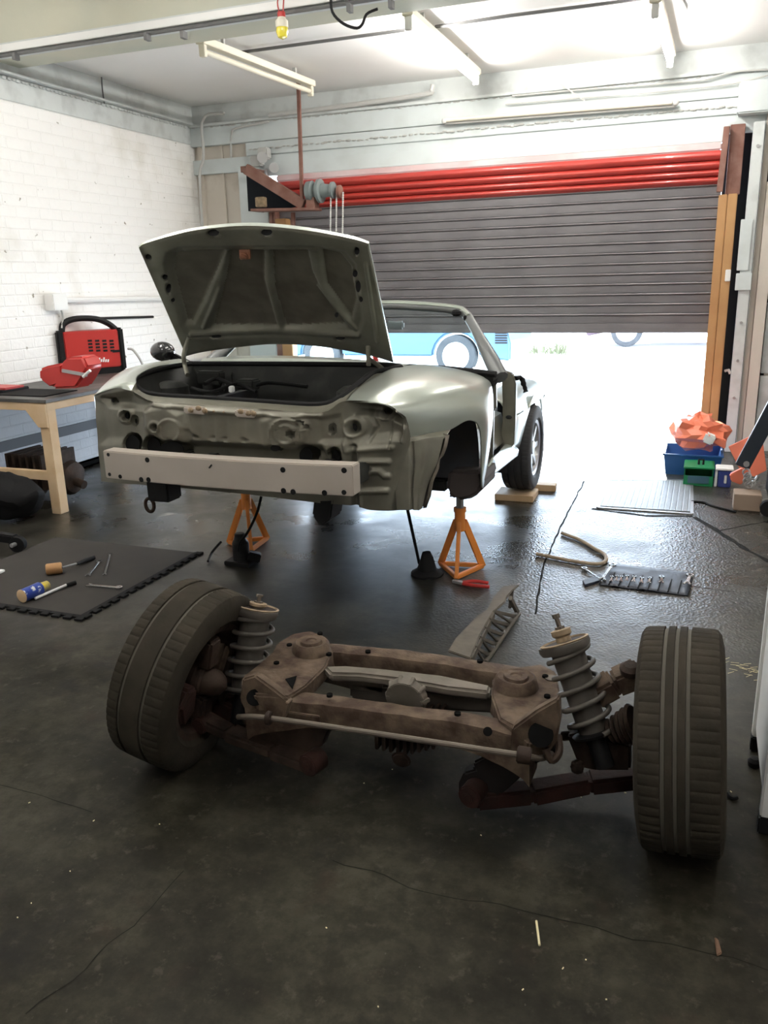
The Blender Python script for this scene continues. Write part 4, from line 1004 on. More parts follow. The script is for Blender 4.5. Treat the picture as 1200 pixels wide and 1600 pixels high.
MB().grid([rim_a, rim_b]).build('bonnet_edge', 'silver', bon, smooth=60)
b = MB()
for (cx_, cy_, rx, ry) in hpits:
    ctr = min(hq.values(), key=lambda t_: (t_[0]-cx_)**2+(t_[1]-cy_)**2)[2]
    b.prism([P(cx_+rx*.95*math.cos(2*PI*k/14), cy_+ry*.95*math.sin(2*PI*k/14), Y=ctr.y)-nrm*.004 for k in range(14)], nrm*.004)
b.build('slot', 'black', bon)  # black discs painting the shade inside the pressed slots
b = MB().box(P(383, 397, Y=3.24)+nrm*.0, (.05, .02, .045)); b.lathe([(0, .018), (.015, .018), (.02, .01)], P(382, 397, Y=3.23), -nrm, 12)
b.build('latch_striker', mat('copper rust', (.25, .10, .055), .6), bon, bevel=.004)
b = MB().tube(spline([P(296, 527, Y=3.62), P(291, 540, Y=3.62), P(287, 556, Y=3.6), P(289, 572, Y=3.6), P(293, 586, Y=3.55)], 14), .012, 10); b.build('bonnet_hinge', 'primer', car)
b = MB().beam(P(575, 540, Y=3.66), P(576, 572, Y=3.66), .022, .012, (0, 1, 0)).beam(P(576, 560, Y=3.66), P(600, 577, Y=3.72), .02, .012, (0, 1, 0)); b.build('bonnet_hinge', 'primer', car, bevel=.003)
MB().beam(P(585, 553, Y=3.98), P(589, 568, Y=3.98), .02, .02, (0, 1, 0)).build('washer_cap', 'red_plain', car)

# ---- hanging brake line / loose leads under the nose
b = MB().tube(spline([P(408, 776, Y=3.35), P(402, 800, Y=3.35), P(388, 830, Y=3.40), P(375, 848, Y=3.44), P(372, 862, Z=.06)], 20), .007, 8); b.build('loose_hose', 'rubber', car)

# ================================================================== wheels
def tyre_mb(r, wd, n=320, grooves=(-.045, 0.0, .045), step=5, dark_groove=True, sipes=True):
    hw = wd/2
    prof = [(-hw*.80, r-.105), (-hw*.98, r-.085), (-hw*1.04, r-.05), (-hw*.98, r-.018), (-hw*.90, r-.006)]
    xs = [-hw*.82]
    for g in grooves: xs += [g-.0055, g-.0045, g+.0045, g+.0055]
    xs.append(hw*.82)
    flags = [0]*5
    for k, x in enumerate(xs):
        rr = r-.004*(abs(x)/hw)**2
        ing = any(abs(x-g) < .005 for g in grooves)
        prof.append((x, rr-(.0065 if ing else 0))); flags.append(2 if ing else (1 if (k < 2 or k >= len(xs)-2) else 0))
    prof += [(hw*.90, r-.006), (hw*.98, r-.018), (hw*1.04, r-.05), (hw*.98, r-.085), (hw*.80, r-.105)]
    flags += [1, 0, 0, 0, 0]; flags[4] = 1
    def rf(i, j, rr): return rr-.0022 if (sipes and flags[i] == 1 and j % step == 0) else rr
    b_ = MB().lathe(prof, (0, 0, 0), (1, 0, 0), n, rfun=rf)
    # material 1 for groove floors
    m_ = len(prof); fi = 0
    for i in range(m_-1):
        for j in range(n):
            if flags[i] == 2 and flags[i+1] == 2: b_.mi[fi] = 1
            fi += 1
    b_.f = b_.f[:fi]; b_.mi = b_.mi[:fi]
    return b_
def rim_mb(r, wd, side):
    hw = wd/2; b_ = MB()
    b_.lathe([(-hw*.86, r-.100), (-hw*.80, r-.115), (-hw*.6, r-.125), (hw*.6, r-.125), (hw*.80, r-.115), (hw*.86, r-.100), (hw*.80, r-.120), (hw*.55, r-.133), (-hw*.55, r-.133), (-hw*.80, r-.120)], (0, 0, 0), (1, 0, 0), 48, closed=True)
    xo = side*hw*.55
    b_.lathe([(xo-side*.02, 0.0), (xo-side*.02, .05), (xo+side*.02, .045), (xo+side*.025, 0)], (0, 0, 0), (1, 0, 0), 24)
    for k in range(7):
        a_ = 2*PI*k/7; d = V((0, math.cos(a_), math.sin(a_))); b_.beam(V((xo, 0, 0))+d*.04, V((xo+side*.008, 0, 0))+d*(r-.128), .045, .02, (1, 0, 0), .032)
    return b_
def wheel(parent, c, camber, side, r=.288, wd=.195, tm='tyre', gm='groove', rimmat='rust_dark', **kw):
    mt = Matrix.Translation(c) @ Matrix.Rotation(camber, 4, 'Y')
    ri = rim_mb(r, wd, side).xf(mt).build('wheel', rimmat, parent, smooth=40)
    ty = tyre_mb(r, wd, **kw).xf(mt).build('tyre', [tm, gm], ri, smooth=30)
    return ri, mt

# rear wheels of the car
rr_, _ = wheel(car, V((-1.085, 5.46, .331)), 0, 1, tm='tyre_dark', gm='tyre_dark', rimmat='steel')
wheel(car, V((2*CX+1.085, 5.46, .331)), 0, -1, tm='tyre_dark', gm='tyre_dark', rimmat='steel')
def block(label, x, y, sx, sy, sz, rz=0, m_='wood_pale', name='timber_block'):
    b_ = MB().box((0, 0, sz/2), (sx, sy, sz)); o_ = b_.build(name, m_, bevel=.003, world=False); o_.location = (x, y, 0); o_.rotation_euler = (0, 0, rz); return tag(o_, label, 'block')
block('pale timber plank wedged under the front of the rear tyre', -1.10, 5.36, .26, .22, .042, .02)
p = P(850, 762, Z=.02); block('pale timber plank lying behind the rear tyre', p.x-.04, p.y+.02, .24, .09, .045, .05)
block('timber plank under the hidden rear tyre on the far side', 2*CX+1.125, 5.40, .24, .24, .042)

# ---- axle stands
def stand(label, x, y, rz, htop):
    t_ = thing('axle_stand', label, 'axle stand', (x, y, 0), rz, 'orange axle stands under the car')
    feet = [V((.128*math.cos(a_), .128*math.sin(a_), .008)) for a_ in (math.radians(-90), math.radians(30), math.radians(150))]
    for f in feet:
        MB().beam(f, V((f.x*.16, f.y*.16, .27)), .034, .018, (f.y, -f.x, 0)).build('leg', 'orange', t_, bevel=.003, world=False)
    b_ = MB()
    for k in range(3): b_.beam(feet[k]+V((0, 0, .006)), feet[(k+1) % 3]+V((0, 0, .006)), .022, .022)
    b_.build('base_frame', 'orange', t_, bevel=.003, world=False)
    MB().cyl((0, 0, .22), (0, 0, .335), .027, 16).lathe([(0, .032), (.02, .032)], (0, 0, .32), (0, 0, 1), 16).build('collar', 'orange', t_, world=False)
    MB().cyl((0, 0, .30), (0, 0, htop), .019, 14).build('post', 'steel', t_, world=False)
    MB().mm((-.045, -.03, htop), (.045, .03, htop+.012)).mm((-.045, -.03, htop), (-.035, .03, htop+.03)).mm((.035, -.03, htop), (.045, .03, htop+.03)).build('saddle', 'steel', t_, bevel=.003, world=False)
    return t_
stand('orange axle stand under the wheel arch beside the red pliers', -1.075, 3.84, math.radians(8), .405)
stand('orange axle stand behind the dark jack under the bumper', -2.345, 3.90, math.radians(35), .41)
# dark jack body in front of the far stand and its lever
p = P(378, 880, Z=0)
t = thing('bottle_jack', 'small black oily jack standing before the far axle stand', 'jack', p)
b = MB().box((p.x, p.y, .012), (.15, .12, .024)).lathe([(0, .045), (.10, .045), (.12, .03), (.15, .028)], (p.x, p.y, .02), (0, 0, 1), 16); b.build('body', 'black', t, bevel=.004)
MB().beam((p.x+.04, p.y, .05), (p.x+.10, p.y+.03, .03), .05, .05).build('pump', 'black', t, bevel=.006)
pipe('pry_bar', [P(325, 877, Z=.012), P(332, 862, Z=.03), P(345, 847, Z=.10)], .007, 'black', 'thin black pry bar leaning near the far axle stand', 'bar', sm=10)
# thin leaning rod and its shoe in the middle
a, c = P(637, 797, Y=3.45), P(655, 880, Z=.05)
t = thing('engine_mount_rod', 'thin dark rod standing on a black oily foot below the splash panel', 'rod', P(668, 900, Z=0))
MB().tube([a, c], .008, 8).build('rod', 'rubber', t)
q = P(668, 898, Z=0); b = MB().lathe([(0, .085), (.012, .085), (.03, .05), (.09, .03), (.12, .02)], q, (0, 0, 1), 18).jitter(.012, 12); o = b.build('foot', 'rubber', t)

# ================================================================== the axle assembly in the foreground
ax = thing('axle_assembly', 'rusty car subframe with two wheels and coil springs on the floor in front', 'axle', (-.72, 2.0, 0))
WLc, WRc = V((-1.425, 1.95, .285)), V((.030, 2.035, .288))
wl_, mtL = wheel(ax, WLc, math.radians(12.5), -1, grooves=(-.046, .028), step=5)
wr_, mtR = wheel(ax, WRc, math.radians(-4.5), 1, wd=.20, grooves=(-.036, -.008, .020), step=5)
# brake discs and hubs, seen through the rim
for mt, s, nm in ((mtL, 1, 'l'), (mtR, -1, 'r')):
    b = MB(); b.lathe([(s*-.01, .03), (s*-.01, .128), (s*.012, .128), (s*.012, .03)], (0, 0, 0), (1, 0, 0), 32); b.xf(mt).build('brake_disc', 'rust_deep', ax)
    b = MB(); b.lathe([(s*0, .06), (s*.05, .058), (s*.06, .045), (s*.10, .042), (s*.12, .03), (s*.14, .0)], (0, 0, 0), (1, 0, 0), 24)
    b.box((s*.06, 0, .10), (.05, .06, .10)).box((s*.06, 0, -.10), (.05, .06, .10)); b.xf(mt).build('hub_carrier', 'rust_dark', ax, bevel=.008)
    b = MB(); b.prism([(s*.02, -.12, .03), (s*.02, -.155, -.02), (s*.02, -.13, -.10), (s*.02, -.07, -.07), (s*.02, -.07, .02)], (s*.06, 0, 0)); b.xf(mt).build('brake_caliper', 'rust_deep', ax, bevel=.01)

def boxpoly(name, m_, pix, Z=None, Y=None, ext=(0, 0, -.04), bevel=.006, holes=(), jit=0):
    b_ = MB().prism([P(x, y, Y=Y, Z=Z) for x, y in pix], ext)
    if jit: b_.jitter(jit, 14)
    return b_.build(name, m_, ax, bevel=bevel, seg=3)
ZT = .31
def rail(name, pix, Z, w_, h_, m_='rust', n=24):
    """a pressed beam following pixel points at height Z, rounded top"""
    pts = spline([P(x, y, Z=Z) for x, y in pix], n); rows = []
    for i, p in enumerate(pts):
        d = (pts[min(i+1, n-1)]-pts[max(i-1, 0)]).normalized(); r = V((0, 0, 1)).cross(d).normalized()
        ww = w_ if not callable(w_) else w_(i/(n-1)); hh = h_ if not callable(h_) else h_(i/(n-1))
        prof = [(-.5, -1), (-.5, -.25), (-.42, -.05), (-.25, 0), (.25, 0), (.42, -.05), (.5, -.25), (.5, -1)]
        rows.append([p+r*(a_*ww)+V((0, 0, c_*hh)) for a_, c_ in prof]+[p+r*(-.5*ww)+V((0, 0, -hh))])
    b_ = MB().grid(rows); nc = 9; k = len(rows)-1
    b_.f += [list(range(8)), [k*nc+i for i in range(8)][::-1]]; b_.mi += [0, 0]
    b_.jitter(.004, 16)
    return b_.build(name, m_, ax, smooth=40)
rail('crossmember', [(470, 1008), (530, 1012), (600, 1018), (680, 1028), (760, 1040), (850, 1056)], .30, lambda t: .075+.02*abs(2*t-1)**3, .07)
rail('crossmember', [(395, 1075), (450, 1085), (520, 1093), (620, 1107), (700, 1117), (780, 1130), (835, 1140)], .30, lambda t: .07+.03*abs(2*t-1)**3, lambda t: .070+.075*abs(2*t-1)**2.6)
# face skirts arching under the front beam
# corner gussets
boxpoly('corner_gusset', 'rust', [(455, 990), (485, 985), (512, 995), (520, 1015), (508, 1040), (478, 1072), (452, 1088), (400, 1085), (378, 1070), (380, 1055), (400, 1040), (425, 1018), (432, 1005)], Z=.315, ext=(0, 0, -.055), jit=.006)
boxpoly('corner_gusset', 'rust', [(795, 1042), (845, 1038), (868, 1050), (876, 1085), (874, 1122), (850, 1158), (826, 1160), (806, 1140), (780, 1120), (768, 1085), (770, 1058)], Z=.315, ext=(0, 0, -.055), jit=.006)
# raised mount cups
def cup(x, y, r, h, m_='rust'):
    p = P(x, y, Z=.325); b_ = MB().lathe([(-.09, r*1.25), (-.02, r*1.12), (h*.7, r), (h, r*.86), (h-.004, r*.62), (h+.004, r*.56), (h+.004, r*.3), (h, r*.24)], p, (0, 0, 1), 26)
    return b_.jitter(.003, 20).build('mount_cup', m_, ax, smooth=45)
cup(487, 1012, .058, .022); cup(806, 1067, .060, .022)
# bent end plates with dark sockets
boxpoly('end_plate', 'rust', [(378, 1062), (398, 1056), (432, 1080), (455, 1100), (448, 1118), (418, 1121), (386, 1118), (374, 1095)], Y=1.86, ext=(0, .035, 0), jit=.005)
boxpoly('end_plate', 'rust', [(800, 1140), (838, 1110), (872, 1090), (876, 1125), (868, 1160), (850, 1185), (815, 1188), (795, 1172)], Y=1.86, ext=(0, .035, 0), jit=.005)
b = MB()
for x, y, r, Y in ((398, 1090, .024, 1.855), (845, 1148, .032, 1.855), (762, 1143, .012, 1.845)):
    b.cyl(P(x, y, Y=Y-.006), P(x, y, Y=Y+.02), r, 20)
b.build('socket', 'crack', ax)  # near-black plugs paint the sockets' inner shade
# black discs painting the shade of bolt holes, pale washers, on the top plates
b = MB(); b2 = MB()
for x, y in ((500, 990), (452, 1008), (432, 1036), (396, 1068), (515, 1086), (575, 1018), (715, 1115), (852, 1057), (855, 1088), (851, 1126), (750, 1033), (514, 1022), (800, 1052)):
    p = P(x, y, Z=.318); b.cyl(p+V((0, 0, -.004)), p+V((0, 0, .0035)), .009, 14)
for x, y in ((861, 1060), (851, 1126)):
    p = P(x, y, Z=.316); b2.lathe([(0, .009), (0, .018), (.003, .018), (.003, .009)], p, (0, 0, 1), 18)
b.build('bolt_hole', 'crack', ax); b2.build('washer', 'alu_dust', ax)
MB().prism([P(446, 1062, Z=.318), P(464, 1057, Z=.318), P(457, 1077, Z=.318)], (0, 0, .003)).build('opening', 'crack', ax)  # near-black patch on the gusset, painting the shade of an opening
MB().prism([P(x, y, Y=2.10) for x, y in ((545, 1064), (690, 1080), (785, 1092), (790, 1118), (690, 1112), (545, 1095))], (0, .07, 0)).build('carrier_casing', mat('grimy dark alloy', (.045, .039, .033), .7, spec=.2, col2=(.07, .06, .05), scale=12), ax, bevel=.012)
# ribs and weld flange on the left front
b = MB().beam(P(452, 1094, Y=1.85), P(446, 1118, Y=1.85), .010, .03, (0, 1, 0)).beam(P(446, 1118, Y=1.86), P(500, 1126, Y=1.86), .03, .012, (0, 1, 0)); b.build('weld_flange', 'rust', ax, bevel=.002)
# slim anti-roll bar running across the front
b = MB().tube(spline([P(372, 1120, Y=1.83), P(420, 1122, Y=1.80), P(600, 1148, Y=1.80), P(760, 1172, Y=1.80), P(815, 1180, Y=1.80), P(845, 1185, Y=1.84), P(862, 1178, Y=1.90)], 40), .008, 10); b.build('anti_roll_bar', 'rod', ax)
b = MB().lathe([(-.018, .022), (.018, .022)], P(819, 1180, Y=1.80), (1, .1, -.05), 16).lathe([(-.008, .02), (.008, .02)], P(420, 1122, Y=1.80), (1, .1, -.05), 16); b.build('bar_clamp', 'rust_dark', ax, bevel=.003)
MB().tube(spline([P(852, 1170, Y=1.84), P(862, 1188, Y=1.84), P(874, 1175, Y=1.86), P(872, 1150, Y=1.9)], 14), .010, 8).build('drop_link', 'rust_dark', ax)

# ---- central casing with cooling fins and the tan carrier arms
b = MB().prism([P(x, y, Z=.315) for x, y in ((505, 1040), (540, 1039), (600, 1044), (690, 1054), (768, 1070), (764, 1081), (700, 1074), (620, 1060), (560, 1053), (516, 1052))], (0, 0, -.030)); b.build('carrier_arm', 'alu_dust', ax, bevel=.008, seg=3)
b = MB().prism([P(x, y, Y=2.10) for x, y in ((500, 1050), (560, 1055), (600, 1062), (602, 1086), (560, 1082), (500, 1066))], (0, .05, 0)).prism([P(x, y, Y=2.12) for x, y in ((660, 1066), (760, 1082), (770, 1092), (720, 1098), (660, 1098))], (0, .05, 0)); b.build('carrier_web', 'alu_dust', ax, bevel=.008)
c = P(632, 1100, Y=2.06)
b = MB().lathe([(-.02, .05), (0, .065), (.05, .075), (.13, .08), (.2, .07), (.24, .05)], c+V((0, -.03, -.06)), (0, 1, 0), 24); b.jitter(.006, 18).build('differential_casing', 'rust_dark', ax)
b = MB().lathe([(0, .035), (0, .058), (.03, .062), (.035, .04)], P(632, 1095, Y=1.99), (0, 1, 0.15), 24)
for k in range(10):
    a_ = 2*PI*k/10; q = P(632, 1095, Y=1.985); b.beam(q+V((.05*math.cos(a_), 0, .05*math.sin(a_))), q+V((.064*math.cos(a_), .03, .064*math.sin(a_))), .012, .012)
b.build('drive_flange', 'alu_dust', ax, bevel=.002)
b = MB()
for k in range(9):
    x = 584+k*11; b.prism([P(x, 1135, Y=1.96), P(x+6, 1136, Y=1.96), P(x+7, 1182-abs(k-4)*2.5, Y=1.96), P(x+1.5, 1181-abs(k-4)*2.5, Y=1.96)], (0, .14, 0))
b.build('cooling_fin', 'rust_dark', ax, bevel=.002)
b = MB().prism([P(582, 1133, Y=2.0), P(680, 1140, Y=2.0), P(672, 1170, Y=2.0), P(590, 1166, Y=2.0)], (0, .16, 0)).lathe([(0, .03), (.012, .03), (.018, .015)], P(628, 1184, Y=1.97), (0, -1, -.3), 14); b.build('sump', 'rust_dark', ax, bevel=.01)

# ---- coil-over struts
def strut(base, top, ring_r, turns, f0, f1, name, seed):
    base, top = V(base), V(top); d = (top-base); L = d.length; d.normalize()
    a_ = d.cross(V((0, 1, 0))).normalized(); c_ = d.cross(a_)
    sh = MB().cyl(base, base+d*L*f0, .026, 16).lathe([(0, .026), (.004, .058), (.012, .062), (.016, .05)], base+d*(L*f0-.01), d, 24).build('damper_body', 'black', ax)
    MB().lathe([(0, .040), (L*(f1-f0)*.98, .047)], base+d*L*f0, d, 18, rfun=lambda i, j, r: r).build('bump_sleeve', 'spring', ax)
    n = 160; pts = []
    for k in range(n+1):
        t_ = k/n; an = 2*PI*turns*t_+seed; r = ring_r*.90
        pts.append(base+d*(L*(f0+(f1-f0)*t_))+a_*(r*math.cos(an))+c_*(r*math.sin(an)))
    MB().tube(pts, .0075, 8).build('coil_spring', 'spring', ax, smooth=60)
    tp_ = base+d*L*f1
    MB().lathe([(-.012, ring_r*.8), (-.012, ring_r*1.02), (.0, ring_r*1.10), (.012, ring_r*1.08), (.014, ring_r*.93), (.0, ring_r*.82), (.004, ring_r*.5), (.016, ring_r*.3)], tp_, d, 32, rfun=lambda i, j, r: r*(1+.06*(math.cos(3*2*PI*j/32) if i in (1, 2, 3) else 0))).build('spring_seat', 'spring', ax, smooth=50)
    MB().lathe([(-.001, ring_r*1.0), (.004, ring_r*1.05), (.006, ring_r*.95), (.001, ring_r*.9)], tp_+d*.012, d, 32, closed=True).build('seat_ring', 'dust_tan', ax, smooth=50)
    rest = L*(1-f1)
    MB().lathe([(0.0135, ring_r*.86), (.010, ring_r*.6), (.012, ring_r*.3), (.012, 0)], tp_, d, 28).build('seat_dish', 'rust_dark', ax)
    MB().lathe([(.0, .022), (rest*.35, .020)], tp_, d, 18).lathe([(rest*.30, .022), (rest*.36, .028), (rest*.50, .028), (rest*.52, .018)], tp_, d, 20).build('top_bush', 'dust_tan', ax)
    MB().cyl(tp_+d*rest*.48, tp_+d*rest*.92, .007, 12).lathe([(rest*.52, .014), (rest*.60, .014)], tp_, d, 6).lathe([(rest*.85, .011), (rest*.97, .011)], tp_, d, 6).build('stud', 'rod', ax)
TL_, BL_ = P(406, 928, Y=2.12), P(372, 1128, Y=2.00)
strut(BL_, TL_, .066, 5.6, .26, .86, 'l', .6)
TR_, BR_ = P(867, 958, Y=2.14), P(946, 1198, Y=2.04)
strut(BR_, TR_, .066, 5.4, .22, .78, 'r', 2.2)
MB().sphere(P(388, 1045, Y=2.05), .014, 8, (1.6, .7, 1)).sphere(P(378, 1036, Y=2.06), .010, 8).build('bright_fitting', 'dust_tan', ax)

# ---- lower and upper arms, half shafts
def arm(name, pts, w0, w1, m_, h_=.035):
    b_ = MB()
    for a_, c_ in zip(pts[:-1], pts[1:]): b_.beam(a_, c_, w0, h_, (0, 0, 1), w1, h_)
    return b_.jitter(.003, 18).build(name, m_, ax, bevel=.008, seg=2)
arm('suspension_arm', [P(308, 1118, Y=1.95), P(360, 1145, Y=1.92), P(430, 1172, Y=1.89), P(500, 1200, Y=1.86)], .07, .055, 'rust_dark')
b = MB().prism([P(x, y, Y=1.90) for x, y in ((372, 1122), (520, 1128), (505, 1165), (470, 1185), (400, 1160))], (0, .03, 0)); b.build('arm_bracket', 'rust_dark', ax, bevel=.006)
b = MB().lathe([(-.03, .034), (.03, .034)], P(490, 1190, Y=1.86), (.3, 1, 0), 18).lathe([(-.036, .018), (.036, .018)], P(490, 1190, Y=1.86), (.3, 1, 0), 12).lathe([(-.025, .028), (.025, .028)], P(318, 1130, Y=1.93), (.2, 1, 0), 18); b.build('arm_bush', 'rust_deep', ax, bevel=.004)
arm('control_link', [P(330, 1062, Y=2.04), P(352, 1000, Y=2.12), P(372, 985, Y=2.2)], .06, .05, 'rust')
arm('suspension_arm', [P(742, 1246, Z=.045), P(830, 1238, Z=.05), P(920, 1222, Z=.07), P(992, 1216, Z=.085)], .07, .06, 'rust_deep', .05)
b = MB().prism([P(x, y, Y=1.95) for x, y in ((800, 1160), (868, 1155), (872, 1180), (836, 1195), (792, 1235), (770, 1252), (745, 1254), (716, 1246), (716, 1225), (724, 1208), (742, 1203), (738, 1192))], (0, .045, 0)); b.build('arm_bracket', mat('oily black plate', (.012, .010, .0095), .55, spec=.2), ax, bevel=.006)
b = MB().lathe([(-.03, .034), (.03, .034)], P(740, 1238, Y=1.93), (.2, 1, 0), 18).lathe([(-.036, .016), (.036, .016)], P(740, 1238, Y=1.93), (.2, 1, 0), 12); b.build('arm_bush', 'rust_deep', ax, bevel=.004)
arm('trailing_link', [P(925, 1088, Y=2.12), P(960, 1066, Y=2.14), P(1000, 1050, Y=2.16)], .075, .085, 'rust', .06)
b = MB().lathe([(0, .026), (.02, .03), (.03, .018)], P(985, 1052, Y=2.12), (0, -.2, 1), 14); b.build('ball_joint', 'rust_dark', ax)
b = MB()
q0, q1 = P(955, 1142, Y=2.06), P(1000, 1130, Y=2.05); dd = (q1-q0)
for k in range(5): b.lathe([(-.006, .026+.006*k), (0, .034+.006*k), (.006, .026+.006*k)], q0+dd*(k/5), dd, 20)
b.cyl(P(880, 1150, Y=2.1), q0, .014, 12); b.build('half_shaft', 'rust_dark', ax)
b = MB().cyl(P(560, 1100, Y=2.1), P(350, 1085, Y=2.03), .014, 12)
for k in range(4): b.lathe([(-.006, .028+.006*k), (0, .036+.006*k), (.006, .028+.006*k)], P(352-12*k, 1086, Y=2.03), (1, 0, 0), 20)
b.build('half_shaft', 'rust_dark', ax)
b = MB().prism([P(x, y, Y=2.06) for x, y in ((885, 1150), (912, 1145), (985, 1165), (985, 1205), (930, 1205), (905, 1200))], (0, .05, 0)).sphere(P(902, 1198, Y=2.03), .022, 10); b.build('upright', 'rust_dark', ax, bevel=.01)
b = MB().prism([P(x, y, Y=2.0) for x, y in ((318, 1092), (352, 1100), (385, 1118), (380, 1145), (330, 1140), (306, 1120))], (0, .05, 0)); b.build('upright', 'rust_deep', ax, bevel=.01)
pipe('hose_end', [P(440, 1000, Y=2.35), P(415, 998, Y=2.33), P(420, 985, Y=2.3)], .006, 'rust_dark', 'x', 'x')
o = bpy.data.objects[-1] if False else None
for o in list(sc.collection.objects):
    if o.name.startswith('hose_end'): bpy.data.objects.remove(o)

# ---- the open-sided alloy torque beam behind the subframe
top = [P(x, y, Z=.135) for x, y in ((700, 1016), (712, 996), (745, 962), (762, 951), (771, 932), (785, 916), (800, 914), (811, 913), (801, 922), (792, 932), (789, 940), (771, 955), (750, 992), (735, 1028))]
b = MB().prism(top, (0, 0, -.010)); beam_ = b.build('torque_beam', 'alu_dust', ax, bevel=.003)
e0, e1 = P(771, 955, Z=.128), P(735, 1028, Z=.128)
f0, f1 = P(809, 958, Z=.012), P(756, 1034, Z=.012)
b = MB().beam(f0, f1, .03, .012)
b.beam(P(797, 934, Z=.128), f0, .022, .014, (1, 0, 0)).beam(P(800, 922, Z=.13), P(797, 950, Z=.05), .02, .014, (1, 0, 0))
for k in range(5):
    u = k/5; a_ = e0.lerp(e1, u); c_ = f0.lerp(f1, u+.08); b.beam(a_, c_, .014, .012, (1, 0, 0))
    if k < 5: b.beam(a_, f0.lerp(f1, min(1, u+.22)), .010, .010, (1, 0, 0))
b.prism([e0, e1, e1+V((0, 0, -.03)), e0+V((0, 0, -.03))], (.006, .003, 0))
b.build('truss_web', 'alu_dust', beam_, bevel=.002)
b = MB()
for u in (.05, .45, .75): b.sphere(f0.lerp(f1, u)+V((0, 0, .008)), .008, 8)
b.build('bolt', 'steel', beam_)

# ================================================================== things lying on the floor
def flat(name, label, cat, pix, h_, m_, z0=0.0, bevel=.002, group=None):
    o_ = MB().prism([P(x, y, Z=z0) for x, y in pix], (0, 0, h_)).build(name, m_, bevel=bevel); return tag(o_, label, cat, group)
# tool roll with spanners
tr_ = [P(936, 915, Z=0), P(955, 882, Z=0), P(1084, 897, Z=0), P(1075, 932, Z=0)]
rows = []
for i in range(30):
    u = i/29; row = []
    for j in range(12):
        v = j/11; p = tr_[0].lerp(tr_[3], u).lerp(tr_[1].lerp(tr_[2], u), v)
        p = p+V((0, 0, .007+.005*noise.noise(p*14)+(.0015*abs(math.sin(u*PI*9)) if v < .55 else .002*noise.noise(p*30)))); row.append(p)
    rows.append(row)
t = thing('tool_roll', 'navy vinyl tool roll laid open on the floor with spanners in its pockets', 'tool roll', (-.2, 4.0, 0))
MB().grid(rows).build('roll', 'wallet', t, solid=.004)
b = MB()
for k in range(10):
    u = k/9; a_ = tr_[0].lerp(tr_[3], u); c_ = tr_[0].lerp(tr_[3], u).lerp(tr_[1].lerp(tr_[2], u), .52); b.tube([a_+V((0, 0, .012)), a_.lerp(c_, .5)+V((0, 0, .014)), c_+V((0, 0, .014))], .003, 6)
b.build('pocket_seam', 'rubber', t)
def spanner(label, a_, c_, size, group=None, z0=.003):
    a_, c_ = V(a_), V(c_); d = (c_-a_); L = d.length; d.normalize(); n_ = V((-d.y, d.x, 0)).normalized()
    t_ = thing('spanner', label, 'spanner', a_, 0, group)
    up = V((0, 0, 1))
    MB().beam(a_+up*z0, c_+up*z0, size*.55, .006).build('shank', 'chrome', t_, bevel=.002)
    MB().lathe([(-.005, size*.32), (-.005, size*.62), (.005, size*.62), (.005, size*.32)], c_+up*z0, up, 20, closed=True).build('ring_end', 'chrome', t_)
    b_ = MB()
    for s in (-1, 1): b_.beam(a_+n_*s*size*.2+up*z0, a_-d*size*.9+n_*s*size*.5+up*z0, size*.4, .007)
    b_.build('open_jaw', 'chrome', t_, bevel=.002)
    return t_
names = ['first', 'second', 'third', 'fourth', 'fifth', 'sixth', 'seventh']
for k, (x, y) in enumerate(((956, 902), (964, 901), (971, 902), (980, 901), (991, 902), (1003, 904), (1015, 904))):
    c_ = P(x, y, Z=.022); a_ = c_+V((0, -.035, -.004))
    spanner(f'small chrome spanner in the tool roll, {names[k]} from the roll\'s left end', a_+V((0, 0, .0)), c_, .014 if k < 4 else .017, 'chrome spanners in the tool roll', .001)
c_ = P(1034, 902, Z=.022); spanner('chrome ring spanner in the tool roll, second from the right end', c_+V((0, -.045, -.004)), c_, .022, 'chrome spanners in the tool roll', .001)
spanner('largest chrome spanner lying over the right end of the tool roll', P(1074, 910, Z=.022), P(1078, 899, Z=.022), .030, 'chrome spanners in the tool roll', .001)
spanner('chrome ring spanner lying slanted over the left end of the roll', P(942, 903, Z=.024), P(957, 883, Z=.024), .030, 'chrome spanners in the tool roll', .001)
spanner('long chrome spanner lying crossed on the floor left of the roll', P(940, 908, Z=.004), P(913, 890, Z=.004), .024, None, .006)
flat('leather_strap', 'short dark strap end poking out left of the tool roll', 'strap', [(910, 910), (938, 900), (944, 908), (914, 917)], .012, 'wallet')
# hose loop
pts = [P(x, y, Z=.011) for x, y in ((838, 866), (850, 868), (880, 874), (915, 880), (938, 881), (947, 875), (944, 866), (930, 858), (914, 848), (900, 841), (886, 836), (878, 833))]
pipe('rubber_hose', pts, .0105, 'hose', 'tan rubber hose lying in a loop on the floor by the crack', 'hose', sm=60)
# pliers
t = thing('pliers', 'red handled pliers lying in front of the orange stand', 'pliers', P(735, 912, Z=0))
b = MB().tube(spline([P(723, 910, Z=.012), P(740, 908, Z=.014), P(763, 911, Z=.012)], 10), .009, 8).tube(spline([P(723, 912, Z=.012), P(742, 915, Z=.012), P(765, 917, Z=.012)], 10), .009, 8); b.build('handle', 'red_plain', t)
MB().beam(P(707, 908, Z=.011), P(724, 911, Z=.011), .014, .014, (0, 0, 1), .03).build('jaw', 'steel', t, bevel=.002)
